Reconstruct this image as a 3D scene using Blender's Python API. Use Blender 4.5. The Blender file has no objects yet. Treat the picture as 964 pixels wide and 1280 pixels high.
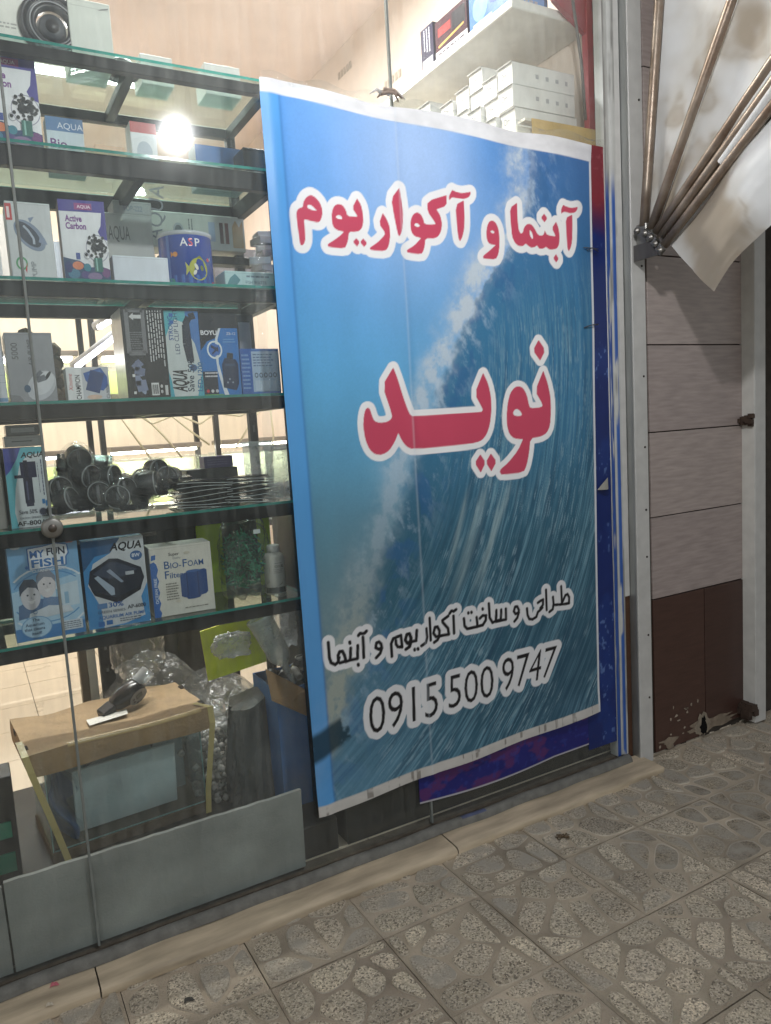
import bpy, math, random
import numpy as np
random.seed(7); np.random.seed(7)
S = bpy.context.scene
COL = S.collection
R_ = math.radians

# ------------------------------------------------------------------ camera
YAW, PITCH, ROLL, FPX = 0.506531834, -0.116534471, -0.0607316356, 936.18
CAM = np.array([0.0, -2.2, 1.5])
def _axes():
    y, p, r = YAW, PITCH, ROLL
    f = np.array([math.sin(y)*math.cos(p), math.cos(y)*math.cos(p), math.sin(p)])
    r0 = np.array([math.cos(y), -math.sin(y), 0.0]); u0 = np.cross(r0, f)
    return math.cos(r)*r0+math.sin(r)*u0, -math.sin(r)*r0+math.cos(r)*u0, f
RT, UP, FW = _axes()
from mathutils import Matrix, Vector, Euler
cd = bpy.data.cameras.new('camera'); cam = bpy.data.objects.new('camera', cd); COL.objects.link(cam)
cd.sensor_fit = 'VERTICAL'; cd.sensor_height = 24; cd.lens = 24*FPX/1280; cd.clip_start = 0.05; cd.clip_end = 500
m = Matrix.Identity(4)
for i in range(3):
    m[i][0] = RT[i]; m[i][1] = UP[i]; m[i][2] = -FW[i]; m[i][3] = CAM[i]
cam.matrix_world = m
S.camera = cam

# ------------------------------------------------------------------ sky, faint dusk sun, exposure
SUN_EL, SUN_ROT = R_(10), R_(20)
w = bpy.data.worlds.new('World'); S.world = w; w.use_nodes = True
nt = w.node_tree; bg = nt.nodes['Background']
sky = nt.nodes.new('ShaderNodeTexSky'); sky.sky_type = 'NISHITA'; sky.sun_disc = False
sky.sun_elevation = SUN_EL; sky.sun_rotation = SUN_ROT
hs = nt.nodes.new('ShaderNodeHueSaturation'); hs.inputs['Saturation'].default_value = .22   # grey night-city sky
nt.links.new(sky.outputs[0], hs.inputs['Color']); nt.links.new(hs.outputs[0], bg.inputs[0]); bg.inputs[1].default_value = 0.122
sl = bpy.data.lights.new('sun', 'SUN'); sl.energy = 0.02; sl.angle = R_(10); sl.color = (1, .9, .8)
so = bpy.data.objects.new('sun', sl); COL.objects.link(so); so.rotation_euler = (R_(80), 0, R_(-160))
S.view_settings.view_transform = 'Standard'; S.view_settings.look = 'None'
S.view_settings.exposure = 0.3; S.view_settings.gamma = 1.0
S.cycles.use_denoising = True
S.cycles.transparent_max_bounces = 32; S.cycles.max_bounces = 8
S.cycles.sample_clamp_indirect = 6.0
BULB_STRENGTH = 590.0
ROOM_LIGHT = 76.0

# ------------------------------------------------------------------ helpers
def P(u, v, ax, val):
    d = RT*(u-482) - UP*(v-640) + FW*FPX
    t = (val-CAM[ax])/d[ax]
    return CAM + t*d
def lin(c):
    return tuple((x/12.92 if x <= .04045 else ((x+.055)/1.055)**2.4) for x in (k/255.0 for k in c))

def tag(o, label=None, cat=None, group=None, kind=None):
    if label: o['label'] = label
    if cat: o['category'] = cat
    if group: o['group'] = group
    if kind: o['kind'] = kind
    return o
def thing(name, label, cat, loc=(0, 0, 0), rotz=0.0, group=None):
    o = bpy.data.objects.new(name, None); COL.objects.link(o)
    o.location = loc; o.rotation_euler = (0, 0, rotz); o.empty_display_size = .05
    return tag(o, label, cat, group)
def dup(o, parent=None):
    c = o.copy(); COL.objects.link(c)
    if parent is not None: c.parent = parent
    for ch in list(o.children): dup(ch, c)
    return c

# ---- materials: every one reads the mesh colour attribute and adds procedural wear
MATS = {}
def mat(name, rough=.5, metal=0.0, spec=.5, nscale=30.0, namt=.12, bump=0.0, bscale=200.0, stretch=(1, 1, 1), rvar=.1,
        transl=0.0, coat=0.0):
    m_ = bpy.data.materials.new(name); m_.use_nodes = True
    n = m_.node_tree; b = n.nodes['Principled BSDF']
    a = n.nodes.new('ShaderNodeAttribute'); a.attribute_name = 'Col'
    tc = n.nodes.new('ShaderNodeTexCoord'); mp = n.nodes.new('ShaderNodeMapping'); mp.inputs['Scale'].default_value = stretch
    n.links.new(tc.outputs['Object'], mp.inputs[0])
    nz = n.nodes.new('ShaderNodeTexNoise'); nz.inputs['Scale'].default_value = nscale; nz.inputs['Detail'].default_value = 5
    n.links.new(mp.outputs[0], nz.inputs['Vector'])
    mr = n.nodes.new('ShaderNodeMapRange'); mr.inputs[1].default_value = .25; mr.inputs[2].default_value = .75
    mr.inputs[3].default_value = 1-namt; mr.inputs[4].default_value = 1+namt*.5
    n.links.new(nz.outputs['Fac'], mr.inputs[0])
    mx = n.nodes.new('ShaderNodeMix'); mx.data_type = 'RGBA'; mx.blend_type = 'MULTIPLY'; mx.inputs[0].default_value = 1
    n.links.new(a.outputs['Color'], mx.inputs[6]); n.links.new(mr.outputs[0], mx.inputs[7])
    n.links.new(mx.outputs[2], b.inputs['Base Color'])
    m2 = n.nodes.new('ShaderNodeMapRange'); m2.inputs[3].default_value = max(.02, rough-rvar); m2.inputs[4].default_value = min(1, rough+rvar)
    n.links.new(nz.outputs['Fac'], m2.inputs[0]); n.links.new(m2.outputs[0], b.inputs['Roughness'])
    b.inputs['Metallic'].default_value = metal; b.inputs['Specular IOR Level'].default_value = spec
    b.inputs['Coat Weight'].default_value = coat
    if bump:
        nb = n.nodes.new('ShaderNodeTexNoise'); nb.inputs['Scale'].default_value = bscale; nb.inputs['Detail'].default_value = 4
        n.links.new(mp.outputs[0], nb.inputs['Vector'])
        bp = n.nodes.new('ShaderNodeBump'); bp.inputs['Strength'].default_value = bump; bp.inputs['Distance'].default_value = .01
        n.links.new(nb.outputs['Fac'], bp.inputs['Height']); n.links.new(bp.outputs[0], b.inputs['Normal'])
    if transl:
        out = n.nodes['Material Output']; tr = n.nodes.new('ShaderNodeBsdfTranslucent'); ms = n.nodes.new('ShaderNodeMixShader')
        n.links.new(mx.outputs[2], tr.inputs[0]); ms.inputs[0].default_value = transl
        n.links.new(b.outputs[0], ms.inputs[1]); n.links.new(tr.outputs[0], ms.inputs[2]); n.links.new(ms.outputs[0], out.inputs[0])
    MATS[name] = m_; return m_
mat('card', .5, nscale=22, namt=.10, rvar=.1)
mat('gloss', .22, nscale=40, namt=.08)
mat('plastic', .35, nscale=60, namt=.15)
mat('kraft', .8, nscale=14, namt=.22, bump=.25, bscale=90, spec=.2)
mat('steel', .42, metal=.75, nscale=35, namt=.25, stretch=(1, 1, .15))
mat('paint_metal', .45, nscale=18, namt=.12, bump=.06, bscale=60)
mat('plaster', .85, nscale=3, namt=.10, bump=.08, bscale=60, spec=.2)
mat('board', .85, nscale=5, namt=.40, bump=.12, bscale=140, spec=.2)
mat('tile', .38, nscale=28, namt=.22, stretch=(.35, .35, 3.0), bump=.04, bscale=80)
mat('marble', .6, nscale=8, namt=.42, stretch=(.6, 3, 3), bump=.12, bscale=60, spec=.3)
mat('cement', .9, nscale=25, namt=.35, bump=.3, bscale=120, spec=.2)
mat('canvas', .8, nscale=6, namt=.05, bump=.12, bscale=35, spec=.2, transl=.25)
mat('vinyl', .38, nscale=12, namt=.12, bump=.05, bscale=25)
mat('banner_print', .42, nscale=5, namt=.05, bump=.02, bscale=14, transl=.12, spec=.4)
mat('lime_print', .35, nscale=11, namt=.25)
mat('rock', .85, nscale=12, namt=.45, bump=.5, bscale=30)
mat('leaf', .4, nscale=30, namt=.35, transl=.2)
mat('floor_tile', .3, nscale=4, namt=.06)

def glassy(name, tint, fres=1.45, rough=.01, dirt=0.0, dirtcol=(.7, .72, .7), dscale=6.0, stretch=(4, 4, .35), bump=0.0, base_refl=0.0, bscale=25, haze=0.0):
    m_ = bpy.data.materials.new(name); m_.use_nodes = True; n = m_.node_tree
    for x in list(n.nodes): n.nodes.remove(x)
    out = n.nodes.new('ShaderNodeOutputMaterial')
    t = n.nodes.new('ShaderNodeBsdfTransparent'); t.inputs[0].default_value = (*tint, 1)
    g = n.nodes.new('ShaderNodeBsdfGlossy'); g.inputs['Roughness'].default_value = rough
    f = n.nodes.new('ShaderNodeFresnel'); f.inputs[0].default_value = fres
    gm = n.nodes.new('ShaderNodeNewGeometry'); ib = n.nodes.new('ShaderNodeMapRange')
    ib.inputs[3].default_value = fres; ib.inputs[4].default_value = 1/fres
    n.links.new(gm.outputs['Backfacing'], ib.inputs[0]); n.links.new(ib.outputs[0], f.inputs[0])
    ad = n.nodes.new('ShaderNodeMath'); ad.operation = 'ADD'; ad.inputs[1].default_value = base_refl; ad.use_clamp = True
    n.links.new(f.outputs[0], ad.inputs[0])
    mx = n.nodes.new('ShaderNodeMixShader')
    gs = g
    if haze:
        g2 = n.nodes.new('ShaderNodeBsdfGlossy'); g2.inputs['Roughness'].default_value = .11
        gs = n.nodes.new('ShaderNodeMixShader'); gs.inputs[0].default_value = haze
        n.links.new(g.outputs[0], gs.inputs[1]); n.links.new(g2.outputs[0], gs.inputs[2])
    n.links.new(ad.outputs[0], mx.inputs[0]); n.links.new(t.outputs[0], mx.inputs[1]); n.links.new(gs.outputs[0], mx.inputs[2])
    last = mx
    tc = n.nodes.new('ShaderNodeTexCoord')
    if dirt:
        mp = n.nodes.new('ShaderNodeMapping'); mp.inputs['Scale'].default_value = stretch
        nz = n.nodes.new('ShaderNodeTexNoise'); nz.inputs['Scale'].default_value = dscale; nz.inputs['Detail'].default_value = 8; nz.inputs['Roughness'].default_value = .65
        n.links.new(tc.outputs['Object'], mp.inputs[0]); n.links.new(mp.outputs[0], nz.inputs['Vector'])
        mr = n.nodes.new('ShaderNodeMapRange'); mr.inputs[1].default_value = .38; mr.inputs[2].default_value = .78
        mr.inputs[3].default_value = dirt*.5; mr.inputs[4].default_value = dirt*2.0
        n.links.new(nz.outputs['Fac'], mr.inputs[0])
        d = n.nodes.new('ShaderNodeBsdfDiffuse'); d.inputs[0].default_value = (*dirtcol, 1)
        tl = n.nodes.new('ShaderNodeBsdfTranslucent'); tl.inputs[0].default_value = (*dirtcol, 1)
        dm = n.nodes.new('ShaderNodeMixShader'); dm.inputs[0].default_value = .4
        n.links.new(d.outputs[0], dm.inputs[1]); n.links.new(tl.outputs[0], dm.inputs[2])
        m2 = n.nodes.new('ShaderNodeMixShader'); n.links.new(mr.outputs[0], m2.inputs[0])
        n.links.new(mx.outputs[0], m2.inputs[1]); n.links.new(dm.outputs[0], m2.inputs[2]); last = m2
    if bump:
        nb = n.nodes.new('ShaderNodeTexNoise'); nb.inputs['Scale'].default_value = bscale; nb.inputs['Detail'].default_value = 5
        n.links.new(tc.outputs['Object'], nb.inputs['Vector'])
        bp = n.nodes.new('ShaderNodeBump'); bp.inputs['Strength'].default_value = bump; bp.inputs['Distance'].default_value = .02
        n.links.new(nb.outputs['Fac'], bp.inputs['Height']); n.links.new(bp.outputs[0], g.inputs['Normal']); n.links.new(bp.outputs[0], f.inputs['Normal'])
    n.links.new(last.outputs[0], out.inputs[0]); MATS[name] = m_; return m_
glassy('window_glass', (.97, .985, .975), dirt=.05, dscale=9, haze=.22)
glassy('shelf_glass', (.86, .95, .92), dirt=.03, stretch=(1, 1, 1), dscale=9)
glassy('tank_glass', (.91, .96, .965), dirt=.05, stretch=(1, 1, 1), dscale=5)
glassy('film', (.95, .965, .96), fres=1.45, rough=.10, dirt=.05, dirtcol=(.75, .77, .77), stretch=(1, 1, 1), dscale=12, bump=.8, base_refl=.015, bscale=28)
glassy('frosted', (.82, .85, .86), fres=1.5, rough=.25, dirt=.30, dirtcol=(.75, .78, .8), stretch=(1, 1, 1), dscale=6, base_refl=.03)
glassy('smoky_film', (.75, .77, .76), fres=1.5, rough=.2, dirt=.34, dirtcol=(.30, .31, .30), stretch=(1, 1, 1), dscale=8, bump=1.0, base_refl=.03, bscale=16)

def emis(name, col, s):
    m_ = bpy.data.materials.new(name); m_.use_nodes = True; n = m_.node_tree
    b = n.nodes['Principled BSDF']; b.inputs['Base Color'].default_value = (.9, .9, .9, 1)
    b.inputs['Emission Color'].default_value = (*col, 1); b.inputs['Emission Strength'].default_value = s
    MATS[name] = m_; return m_
emis('bulb_glow', (.98, .99, 1), BULB_STRENGTH)
emis('led_glow', (1, .97, .92), 30.0)
emis('tank_glow', (1, .95, .84), 26.0)
emis('violet_glow', (.85, .82, 1), 10.0)
emis('strip_glow', (1, .97, .95), 14.0)

# glass edge (teal) - plain gloss
def font_tris(s, bold=0.0, _c={}):
    k = (s, bold)
    if k in _c: return _c[k]
    c = bpy.data.curves.new('t', 'FONT'); c.body = s; c.offset = bold; c.resolution_u = 3
    o = bpy.data.objects.new('t', c); COL.objects.link(o)
    dg = bpy.context.evaluated_depsgraph_get(); ev = o.evaluated_get(dg); me = ev.to_mesh()
    v = np.array([(q.co.x, q.co.y) for q in me.vertices]); f = [tuple(p.vertices) for p in me.polygons]
    ev.to_mesh_clear(); bpy.data.objects.remove(o); bpy.data.curves.remove(c)
    if len(v) == 0: v = np.zeros((1, 2))
    v[:, 0] -= v[:, 0].min()
    v /= .70
    _c[k] = (v, f); return _c[k]

class MB:
    def __init__(s): s.v = []; s.f = []; s.c = []; s.m = []; s.sm = []
    def face(s, idx, col, m_, smooth=False): s.f.append(tuple(idx)); s.c.append(col); s.m.append(m_); s.sm.append(smooth)
    def add(s, vs):
        n = len(s.v); s.v.extend([tuple(map(float, q)) for q in vs]); return n
    def poly(s, pts, col, m_):
        n = s.add(pts); s.face(range(n, n+len(pts)), lin(col), m_)
    def box(s, a, b, col, m_, bev=0.0, cols=None, M=None):
        x0, y0, z0 = a; x1, y1, z1 = b
        if bev <= 0:
            vs = [(x0, y0, z0), (x1, y0, z0), (x1, y1, z0), (x0, y1, z0), (x0, y0, z1), (x1, y0, z1), (x1, y1, z1), (x0, y1, z1)]
            fs = [((0, 3, 2, 1), 'bottom'), ((4, 5, 6, 7), 'top'), ((0, 1, 5, 4), 'front'), ((1, 2, 6, 5), 'right'), ((2, 3, 7, 6), 'back'), ((3, 0, 4, 7), 'left')]
            if M is not None: vs = [tuple(M @ Vector(q)) for q in vs]
            n = s.add(vs)
            for f, k in fs:
                s.face([n+i for i in f], lin((cols or {}).get(k, col)), m_)
        else:
            e = bev
            vs = []
            for zz in (z0, z1):
                for (px, py) in ((x0, y0), (x1, y0), (x1, y1), (x0, y1)):
                    sx = 1 if px == x0 else -1; sy = 1 if py == y0 else -1; sz = 1 if zz == z0 else -1
                    vs += [(px+sx*e, py+sy*e, zz), (px+sx*e, py, zz+sz*e), (px, py+sy*e, zz+sz*e)]
            if M is not None: vs = [tuple(M @ Vector(q)) for q in vs]
            n = s.add(vs); I = lambda c, k: n+c*3+k
            C_ = cols or {}
            g = lambda k: lin(C_.get(k, col))
            s.face([I(0, 0), I(3, 0), I(2, 0), I(1, 0)], g('bottom'), m_); s.face([I(4, 0), I(5, 0), I(6, 0), I(7, 0)], g('top'), m_)
            s.face([I(0, 1), I(1, 1), I(5, 1), I(4, 1)], g('front'), m_); s.face([I(2, 1), I(3, 1), I(7, 1), I(6, 1)], g('back'), m_)
            s.face([I(1, 2), I(2, 2), I(6, 2), I(5, 2)], g('right'), m_); s.face([I(3, 2), I(0, 2), I(4, 2), I(7, 2)], g('left'), m_)
            for c0, c1, k in ((0, 1, 1), (2, 3, 1), (1, 2, 2), (3, 0, 2)):
                s.face([I(c0, 0), I(c1, 0), I(c1, k), I(c0, k)], lin(col), m_)
                s.face([I(c0+4, 0), I(c0+4, k), I(c1+4, k), I(c1+4, 0)], lin(col), m_)
            for c in range(4):
                s.face([I(c, 1), I(c, 2), I(c+4, 2), I(c+4, 1)], lin(col), m_)
                s.face([I(c, 0), I(c, 1), I(c, 2)], lin(col), m_); s.face([I(c+4, 0), I(c+4, 2), I(c+4, 1)], lin(col), m_)
    def tube(s, pts, r, col, m_, n=10, cap=True):
        pts = [np.array(p, float) for p in pts]; rs = r if isinstance(r, (list, tuple)) else [r]*len(pts)
        rings = []; prev = None
        for i, p in enumerate(pts):
            d = pts[min(i+1, len(pts)-1)]-pts[max(i-1, 0)]; d /= (np.linalg.norm(d)+1e-9)
            if prev is None:
                a = np.array([0, 0, 1.]) if abs(d[2]) < .9 else np.array([1., 0, 0])
            else: a = prev
            u = a-d*(a@d); u /= np.linalg.norm(u)+1e-9; prev = u; v = np.cross(d, u)
            rings.append(s.add([p+rs[i]*(math.cos(t)*u+math.sin(t)*v) for t in np.linspace(0, 2*math.pi, n, endpoint=False)]))
        for a, b in zip(rings, rings[1:]):
            for k in range(n):
                s.face([a+k, a+(k+1) % n, b+(k+1) % n, b+k], lin(col), m_, True)
        if cap:
            s.face([rings[0]+k for k in range(n)][::-1], lin(col), m_); s.face([rings[-1]+k for k in range(n)], lin(col), m_)
    def lathe(s, prof, c, col, m_, n=32, axis='z', M=None, cols=None):
        rings = []
        for (r, h) in prof:
            vs = [(c[0]+r*math.cos(t), c[1]+r*math.sin(t), c[2]+h) for t in np.linspace(0, 2*math.pi, n, endpoint=False)]
            if M is not None: vs = [tuple(M @ Vector(q)) for q in vs]
            rings.append(s.add(vs))
        for i, (a, b) in enumerate(zip(rings, rings[1:])):
            cc = lin(cols[i]) if cols else lin(col)
            for k in range(n): s.face([a+k, a+(k+1) % n, b+(k+1) % n, b+k], cc, m_, True)
    def grid(s, nu, nv, fn, col, m_, smooth=True, colfn=None):
        n = s.add([fn(i/(nu-1), j/(nv-1)) for j in range(nv) for i in range(nu)])
        for j in range(nv-1):
            for i in range(nu-1):
                c = lin(colfn((i+.5)/(nu-1), (j+.5)/(nv-1))) if colfn else lin(col)
                s.face([n+j*nu+i, n+j*nu+i+1, n+(j+1)*nu+i+1, n+(j+1)*nu+i], c, m_, smooth)
    def art(s, ops, w, h, fn, m_='card', eps=.00006):
        """flat print: ops in 0..1 of a w x h face; fn(x_m, y_m, lift) -> point"""
        L = 0
        for op in ops:
            L += 1; k = op[0]; e = eps*L
            if k == 'rect':
                _, a, b, c, d, col = op; pts = [(a, b), (c, b), (c, d), (a, d)]
                if c-a > .3 and fn.__name__ == 'cyl':
                    xs = np.linspace(a, c, 12)
                    for x0, x1 in zip(xs, xs[1:]):
                        s.poly([fn(x0*w, b*h, e), fn(x1*w, b*h, e), fn(x1*w, d*h, e), fn(x0*w, d*h, e)], col, m_)
                    continue
                s.poly([fn(x*w, y*h, e) for x, y in pts], col, m_)
            elif k == 'poly':
                s.poly([fn(x*w, y*h, e) for x, y in op[1]], op[2], m_)
            elif k == 'ell':
                _, cx, cy, rx, ry, col = op[:6]; rot = op[6] if len(op) > 6 else 0
                pts = []
                for t in np.linspace(0, 2*math.pi, 24, endpoint=False):
                    a, b = rx*w*math.cos(t), ry*h*math.sin(t)
                    pts.append((cx*w+a*math.cos(rot)-b*math.sin(rot), cy*h+a*math.sin(rot)+b*math.cos(rot)))
                s.poly([fn(x, y, e) for x, y in pts], col, m_)
            elif k == 'ring':
                _, cx, cy, rx, ry, th, col = op
                ts = np.linspace(0, 2*math.pi, 29)
                for t0, t1 in zip(ts, ts[1:]):
                    q = []
                    for t, f in ((t0, 1), (t1, 1), (t1, 1-th), (t0, 1-th)):
                        q.append((cx*w+rx*w*f*math.cos(t), cy*h+ry*h*f*math.sin(t)))
                    if all(-.001 <= x <= w+.001 and -.001 <= y <= h+.001 for x, y in q): s.poly([fn(x, y, e) for x, y in q], col, m_)
            elif k == 'line':      # thick polyline
                _, pts, th, col = op
                P2 = [np.array((x*w, y*h)) for x, y in pts]
                for a, b in zip(P2, P2[1:]):
                    d = b-a; l = np.linalg.norm(d)+1e-9; nn = np.array((-d[1], d[0]))/l*th/2
                    s.poly([fn(*(a-nn), e), fn(*(b-nn), e), fn(*(b+nn), e), fn(*(a+nn), e)], col, m_)
            elif k == 'txt':       # string, x, y, cap height (fraction of h), colour, opts
                _, st, x, y, ch, col = op[:6]; o = op[6] if len(op) > 6 else {}
                v, f = font_tris(st, o.get('bold', 0)); v = v.copy()*ch*h
                v[:, 0] *= o.get('xs', 1.0); v[:, 0] += o.get('shear', 0)*v[:, 1]
                wd = v[:, 0].max()
                if 'fit' in o: v[:, 0] *= o['fit']*w/max(wd, 1e-6); wd = o['fit']*w
                if o.get('al') == 'c': v[:, 0] -= wd/2
                if o.get('al') == 'r': v[:, 0] -= wd
                rt = o.get('rot', 0); cs, sn = math.cos(rt), math.sin(rt)
                v = np.stack([v[:, 0]*cs-v[:, 1]*sn, v[:, 0]*sn+v[:, 1]*cs], 1)
                if 'out' in o:
                    vv, ff = font_tris(st, o['out'][0]); vv = vv.copy()*ch*h; vv[:, 0] *= o.get('xs', 1.0)
                    if 'fit' in o: vv[:, 0] *= o['fit']*w/max(vv[:, 0].max(), 1e-6)
                    if o.get('al') == 'c': vv[:, 0] -= vv[:, 0].max()/2
                    vv = np.stack([vv[:, 0]*cs-vv[:, 1]*sn, vv[:, 0]*sn+vv[:, 1]*cs], 1)
                    n = s.add([fn(x*w+a, y*h+b, e) for a, b in vv]); cc = lin(o['out'][1])
                    for q in ff: s.face([n+i for i in q], cc, m_)
                    L += 1; e = eps*L
                n = s.add([fn(x*w+a, y*h+b, e) for a, b in v]); cc = lin(col)
                for q in f: s.face([n+i for i in q], cc, m_)
            elif k == 'bars':      # rows of unreadable small print
                _, x0, y0, x1, y1, rows, col, seed = op; rr = random.Random(seed)
                for r in range(rows):
                    yy = y1-(r+.5)*(y1-y0)/rows; hh = (y1-y0)/rows*.22; x = x0
                    end = x1-rr.random()*(x1-x0)*.3
                    while x < end:
                        ln = (x1-x0)*(.06+.12*rr.random())
                        s.poly([fn(a*w, b*h, e) for a, b in ((x, yy-hh), (min(x+ln, x1), yy-hh), (min(x+ln, x1), yy+hh), (x, yy+hh))], col, m_)
                        x += ln+(x1-x0)*.035
            elif k == 'vbars':     # the same, running up the face
                _, x0, y0, x1, y1, rows, col, seed = op; rr = random.Random(seed)
                for r in range(rows):
                    xx = x0+(r+.5)*(x1-x0)/rows; hh = (x1-x0)/rows*.2; y = y0+rr.random()*(y1-y0)*.25
                    while y < y1:
                        ln = (y1-y0)*(.04+.08*rr.random())
                        s.poly([fn(a*w, b*h, e) for a, b in ((xx-hh, y), (xx+hh, y), (xx+hh, min(y+ln, y1)), (xx-hh, min(y+ln, y1)))], col, m_)
                        y += ln+(y1-y0)*.02
    def build(s, name, parent=None, origin=(0, 0, 0), rot=None, loc=None):
        me = bpy.data.meshes.new(name)
        v = np.array(s.v)-np.array(origin)
        me.from_pydata([tuple(q) for q in v], [], s.f)
        names = []
        for k in s.m:
            if k not in names: names.append(k)
        for k in names: me.materials.append(MATS[k])
        ix = {k: i for i, k in enumerate(names)}
        me.polygons.foreach_set('material_index', [ix[k] for k in s.m])
        me.polygons.foreach_set('use_smooth', s.sm)
        at = me.attributes.new('Col', 'FLOAT_COLOR', 'CORNER')
        buf = np.ones((sum(len(f) for f in s.f), 4), np.float32); i = 0
        for f, c in zip(s.f, s.c): buf[i:i+len(f), :3] = c; i += len(f)
        at.data.foreach_set('color', buf.ravel()); me.update()
        o = bpy.data.objects.new(name, me); COL.objects.link(o)
        if parent is not None: o.parent = parent
        o.location = loc if loc is not None else origin
        if rot is not None: o.rotation_euler = rot
        return o

def sheet(name, fn, nu, nv, colfn, m_, parent):
    s_, t_ = np.meshgrid(np.linspace(0, 1, nu), np.linspace(0, 1, nv))
    x, y, z = fn(s_, t_); x, y, z = [np.broadcast_to(k, s_.shape) for k in (x, y, z)]
    c = colfn(s_, t_, x, y, z); L_ = parent.location
    me = bpy.data.meshes.new(name); nq = (nu-1)*(nv-1)
    jj, ii = np.meshgrid(np.arange(nv-1), np.arange(nu-1), indexing='ij'); b0 = (jj*nu+ii).ravel()
    qd = np.stack([b0, b0+1, b0+nu+1, b0+nu], 1).astype(np.int32)
    co = np.stack([x-L_.x, y-L_.y, z-L_.z], -1).reshape(-1, 3).astype(np.float32)
    me.vertices.add(nu*nv); me.vertices.foreach_set('co', co.ravel()); me.loops.add(nq*4); me.loops.foreach_set('vertex_index', qd.ravel())
    me.polygons.add(nq); me.polygons.foreach_set('loop_start', np.arange(nq, dtype=np.int32)*4); me.polygons.foreach_set('use_smooth', np.ones(nq, bool))
    me.update(calc_edges=True); me.validate()
    at = me.attributes.new('Col', 'FLOAT_COLOR', 'POINT'); at.data.foreach_set('color', np.concatenate([c.reshape(-1, 3), np.ones((nu*nv, 1))], 1).astype(np.float32).ravel())
    me.materials.append(MATS[m_]); o = bpy.data.objects.new(name, me); COL.objects.link(o); o.parent = parent; return o
def vnoise(x, y, seed=0):
    xi = np.floor(x).astype(np.int64); yi = np.floor(y).astype(np.int64); xf = x-xi; yf = y-yi
    xf = xf*xf*(3-2*xf); yf = yf*yf*(3-2*yf)
    def h(a, b_):
        k = (a*374761393+b_*668265263+seed*1442695041) & 0xffffffff
        k = ((k ^ (k >> 13))*1274126177) & 0xffffffff; k = k ^ (k >> 16)
        return (k & 0xffff)/65535.0
    return (h(xi, yi)*(1-xf)+h(xi+1, yi)*xf)*(1-yf)+(h(xi, yi+1)*(1-xf)+h(xi+1, yi+1)*xf)*yf
def fbm(x, y, oct=4, seed=0, gain=.5):
    a = 0; s_ = 0; k = 1.0
    for i in range(oct): a = a+k*vnoise(x*2**i, y*2**i, seed+i); s_ += k; k *= gain
    return a/s_
def sstep(a, b_, x): t = np.clip((x-a)/(b_-a), 0, 1); return t*t*(3-2*t)
def L3(c): return np.array(lin(c))
def mixc(A, col, m_): return A*(1-m_[..., None])+np.asarray(col)*m_[..., None]
# ================================================================== GROUND
g = MB(); gz = -.0045
g.poly([(-60, -80, gz), (80, -80, gz), (80, 60, gz), (-60, 60, gz)], (62, 57, 50), 'cement')
tag(g.build('ground'), kind='structure')

TW = .352; GX0, GY0 = .918, -.377
def clip(poly, a, b, c):      # keep a*x+b*y<=c
    out = []
    for i in range(len(poly)):
        p, q = poly[i], poly[(i+1) % len(poly)]; dp, dq = a*p[0]+b*p[1]-c, a*q[0]+b*q[1]-c
        if dp <= 0: out.append(p)
        if dp*dq < 0:
            t = dp/(dp-dq); out.append((p[0]+t*(q[0]-p[0]), p[1]+t*(q[1]-p[1])))
    return out
def mould(seed):
    rr = random.Random(seed); pts = []
    while len(pts) < 11:
        p = (rr.random(), rr.random())
        if all((p[0]-q[0])**2*1.0+(p[1]-q[1])**2 > .042 for q in pts) or rr.random() < .015: pts.append(p)
    st = []
    for i, p in enumerate(pts):
        pl = [(.022, .022), (.978, .022), (.978, .978), (.022, .978)]
        for j, q in enumerate(pts):
            if i == j: continue
            a, b = q[0]-p[0], q[1]-p[1]; l = math.hypot(a, b)
            c = (a*(p[0]+q[0])+b*(p[1]+q[1]))/2
            pl = clip(pl, a/l, b/l, c/l-.019)
            if len(pl) < 3: break
        if len(pl) < 3: continue
        ar = abs(sum(pl[k][0]*pl[(k+1) % len(pl)][1]-pl[(k+1) % len(pl)][0]*pl[k][1] for k in range(len(pl))))/2
        if ar < .006: continue
        pl = [(x+rr.uniform(-.012, .012), y+rr.uniform(-.012, .012)) for x, y in pl]
        for _ in range(2):
            n = []
            for k in range(len(pl)):
                a, b = pl[k], pl[(k+1) % len(pl)]
                n += [(.8*a[0]+.2*b[0], .8*a[1]+.2*b[1]), (.2*a[0]+.8*b[0], .2*a[1]+.8*b[1])]
            pl = n
        st.append(pl)
    return st
moulds = [mould(s) for s in (3, 11, 23, 31)]
pv = MB()
rr = random.Random(5)
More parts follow.
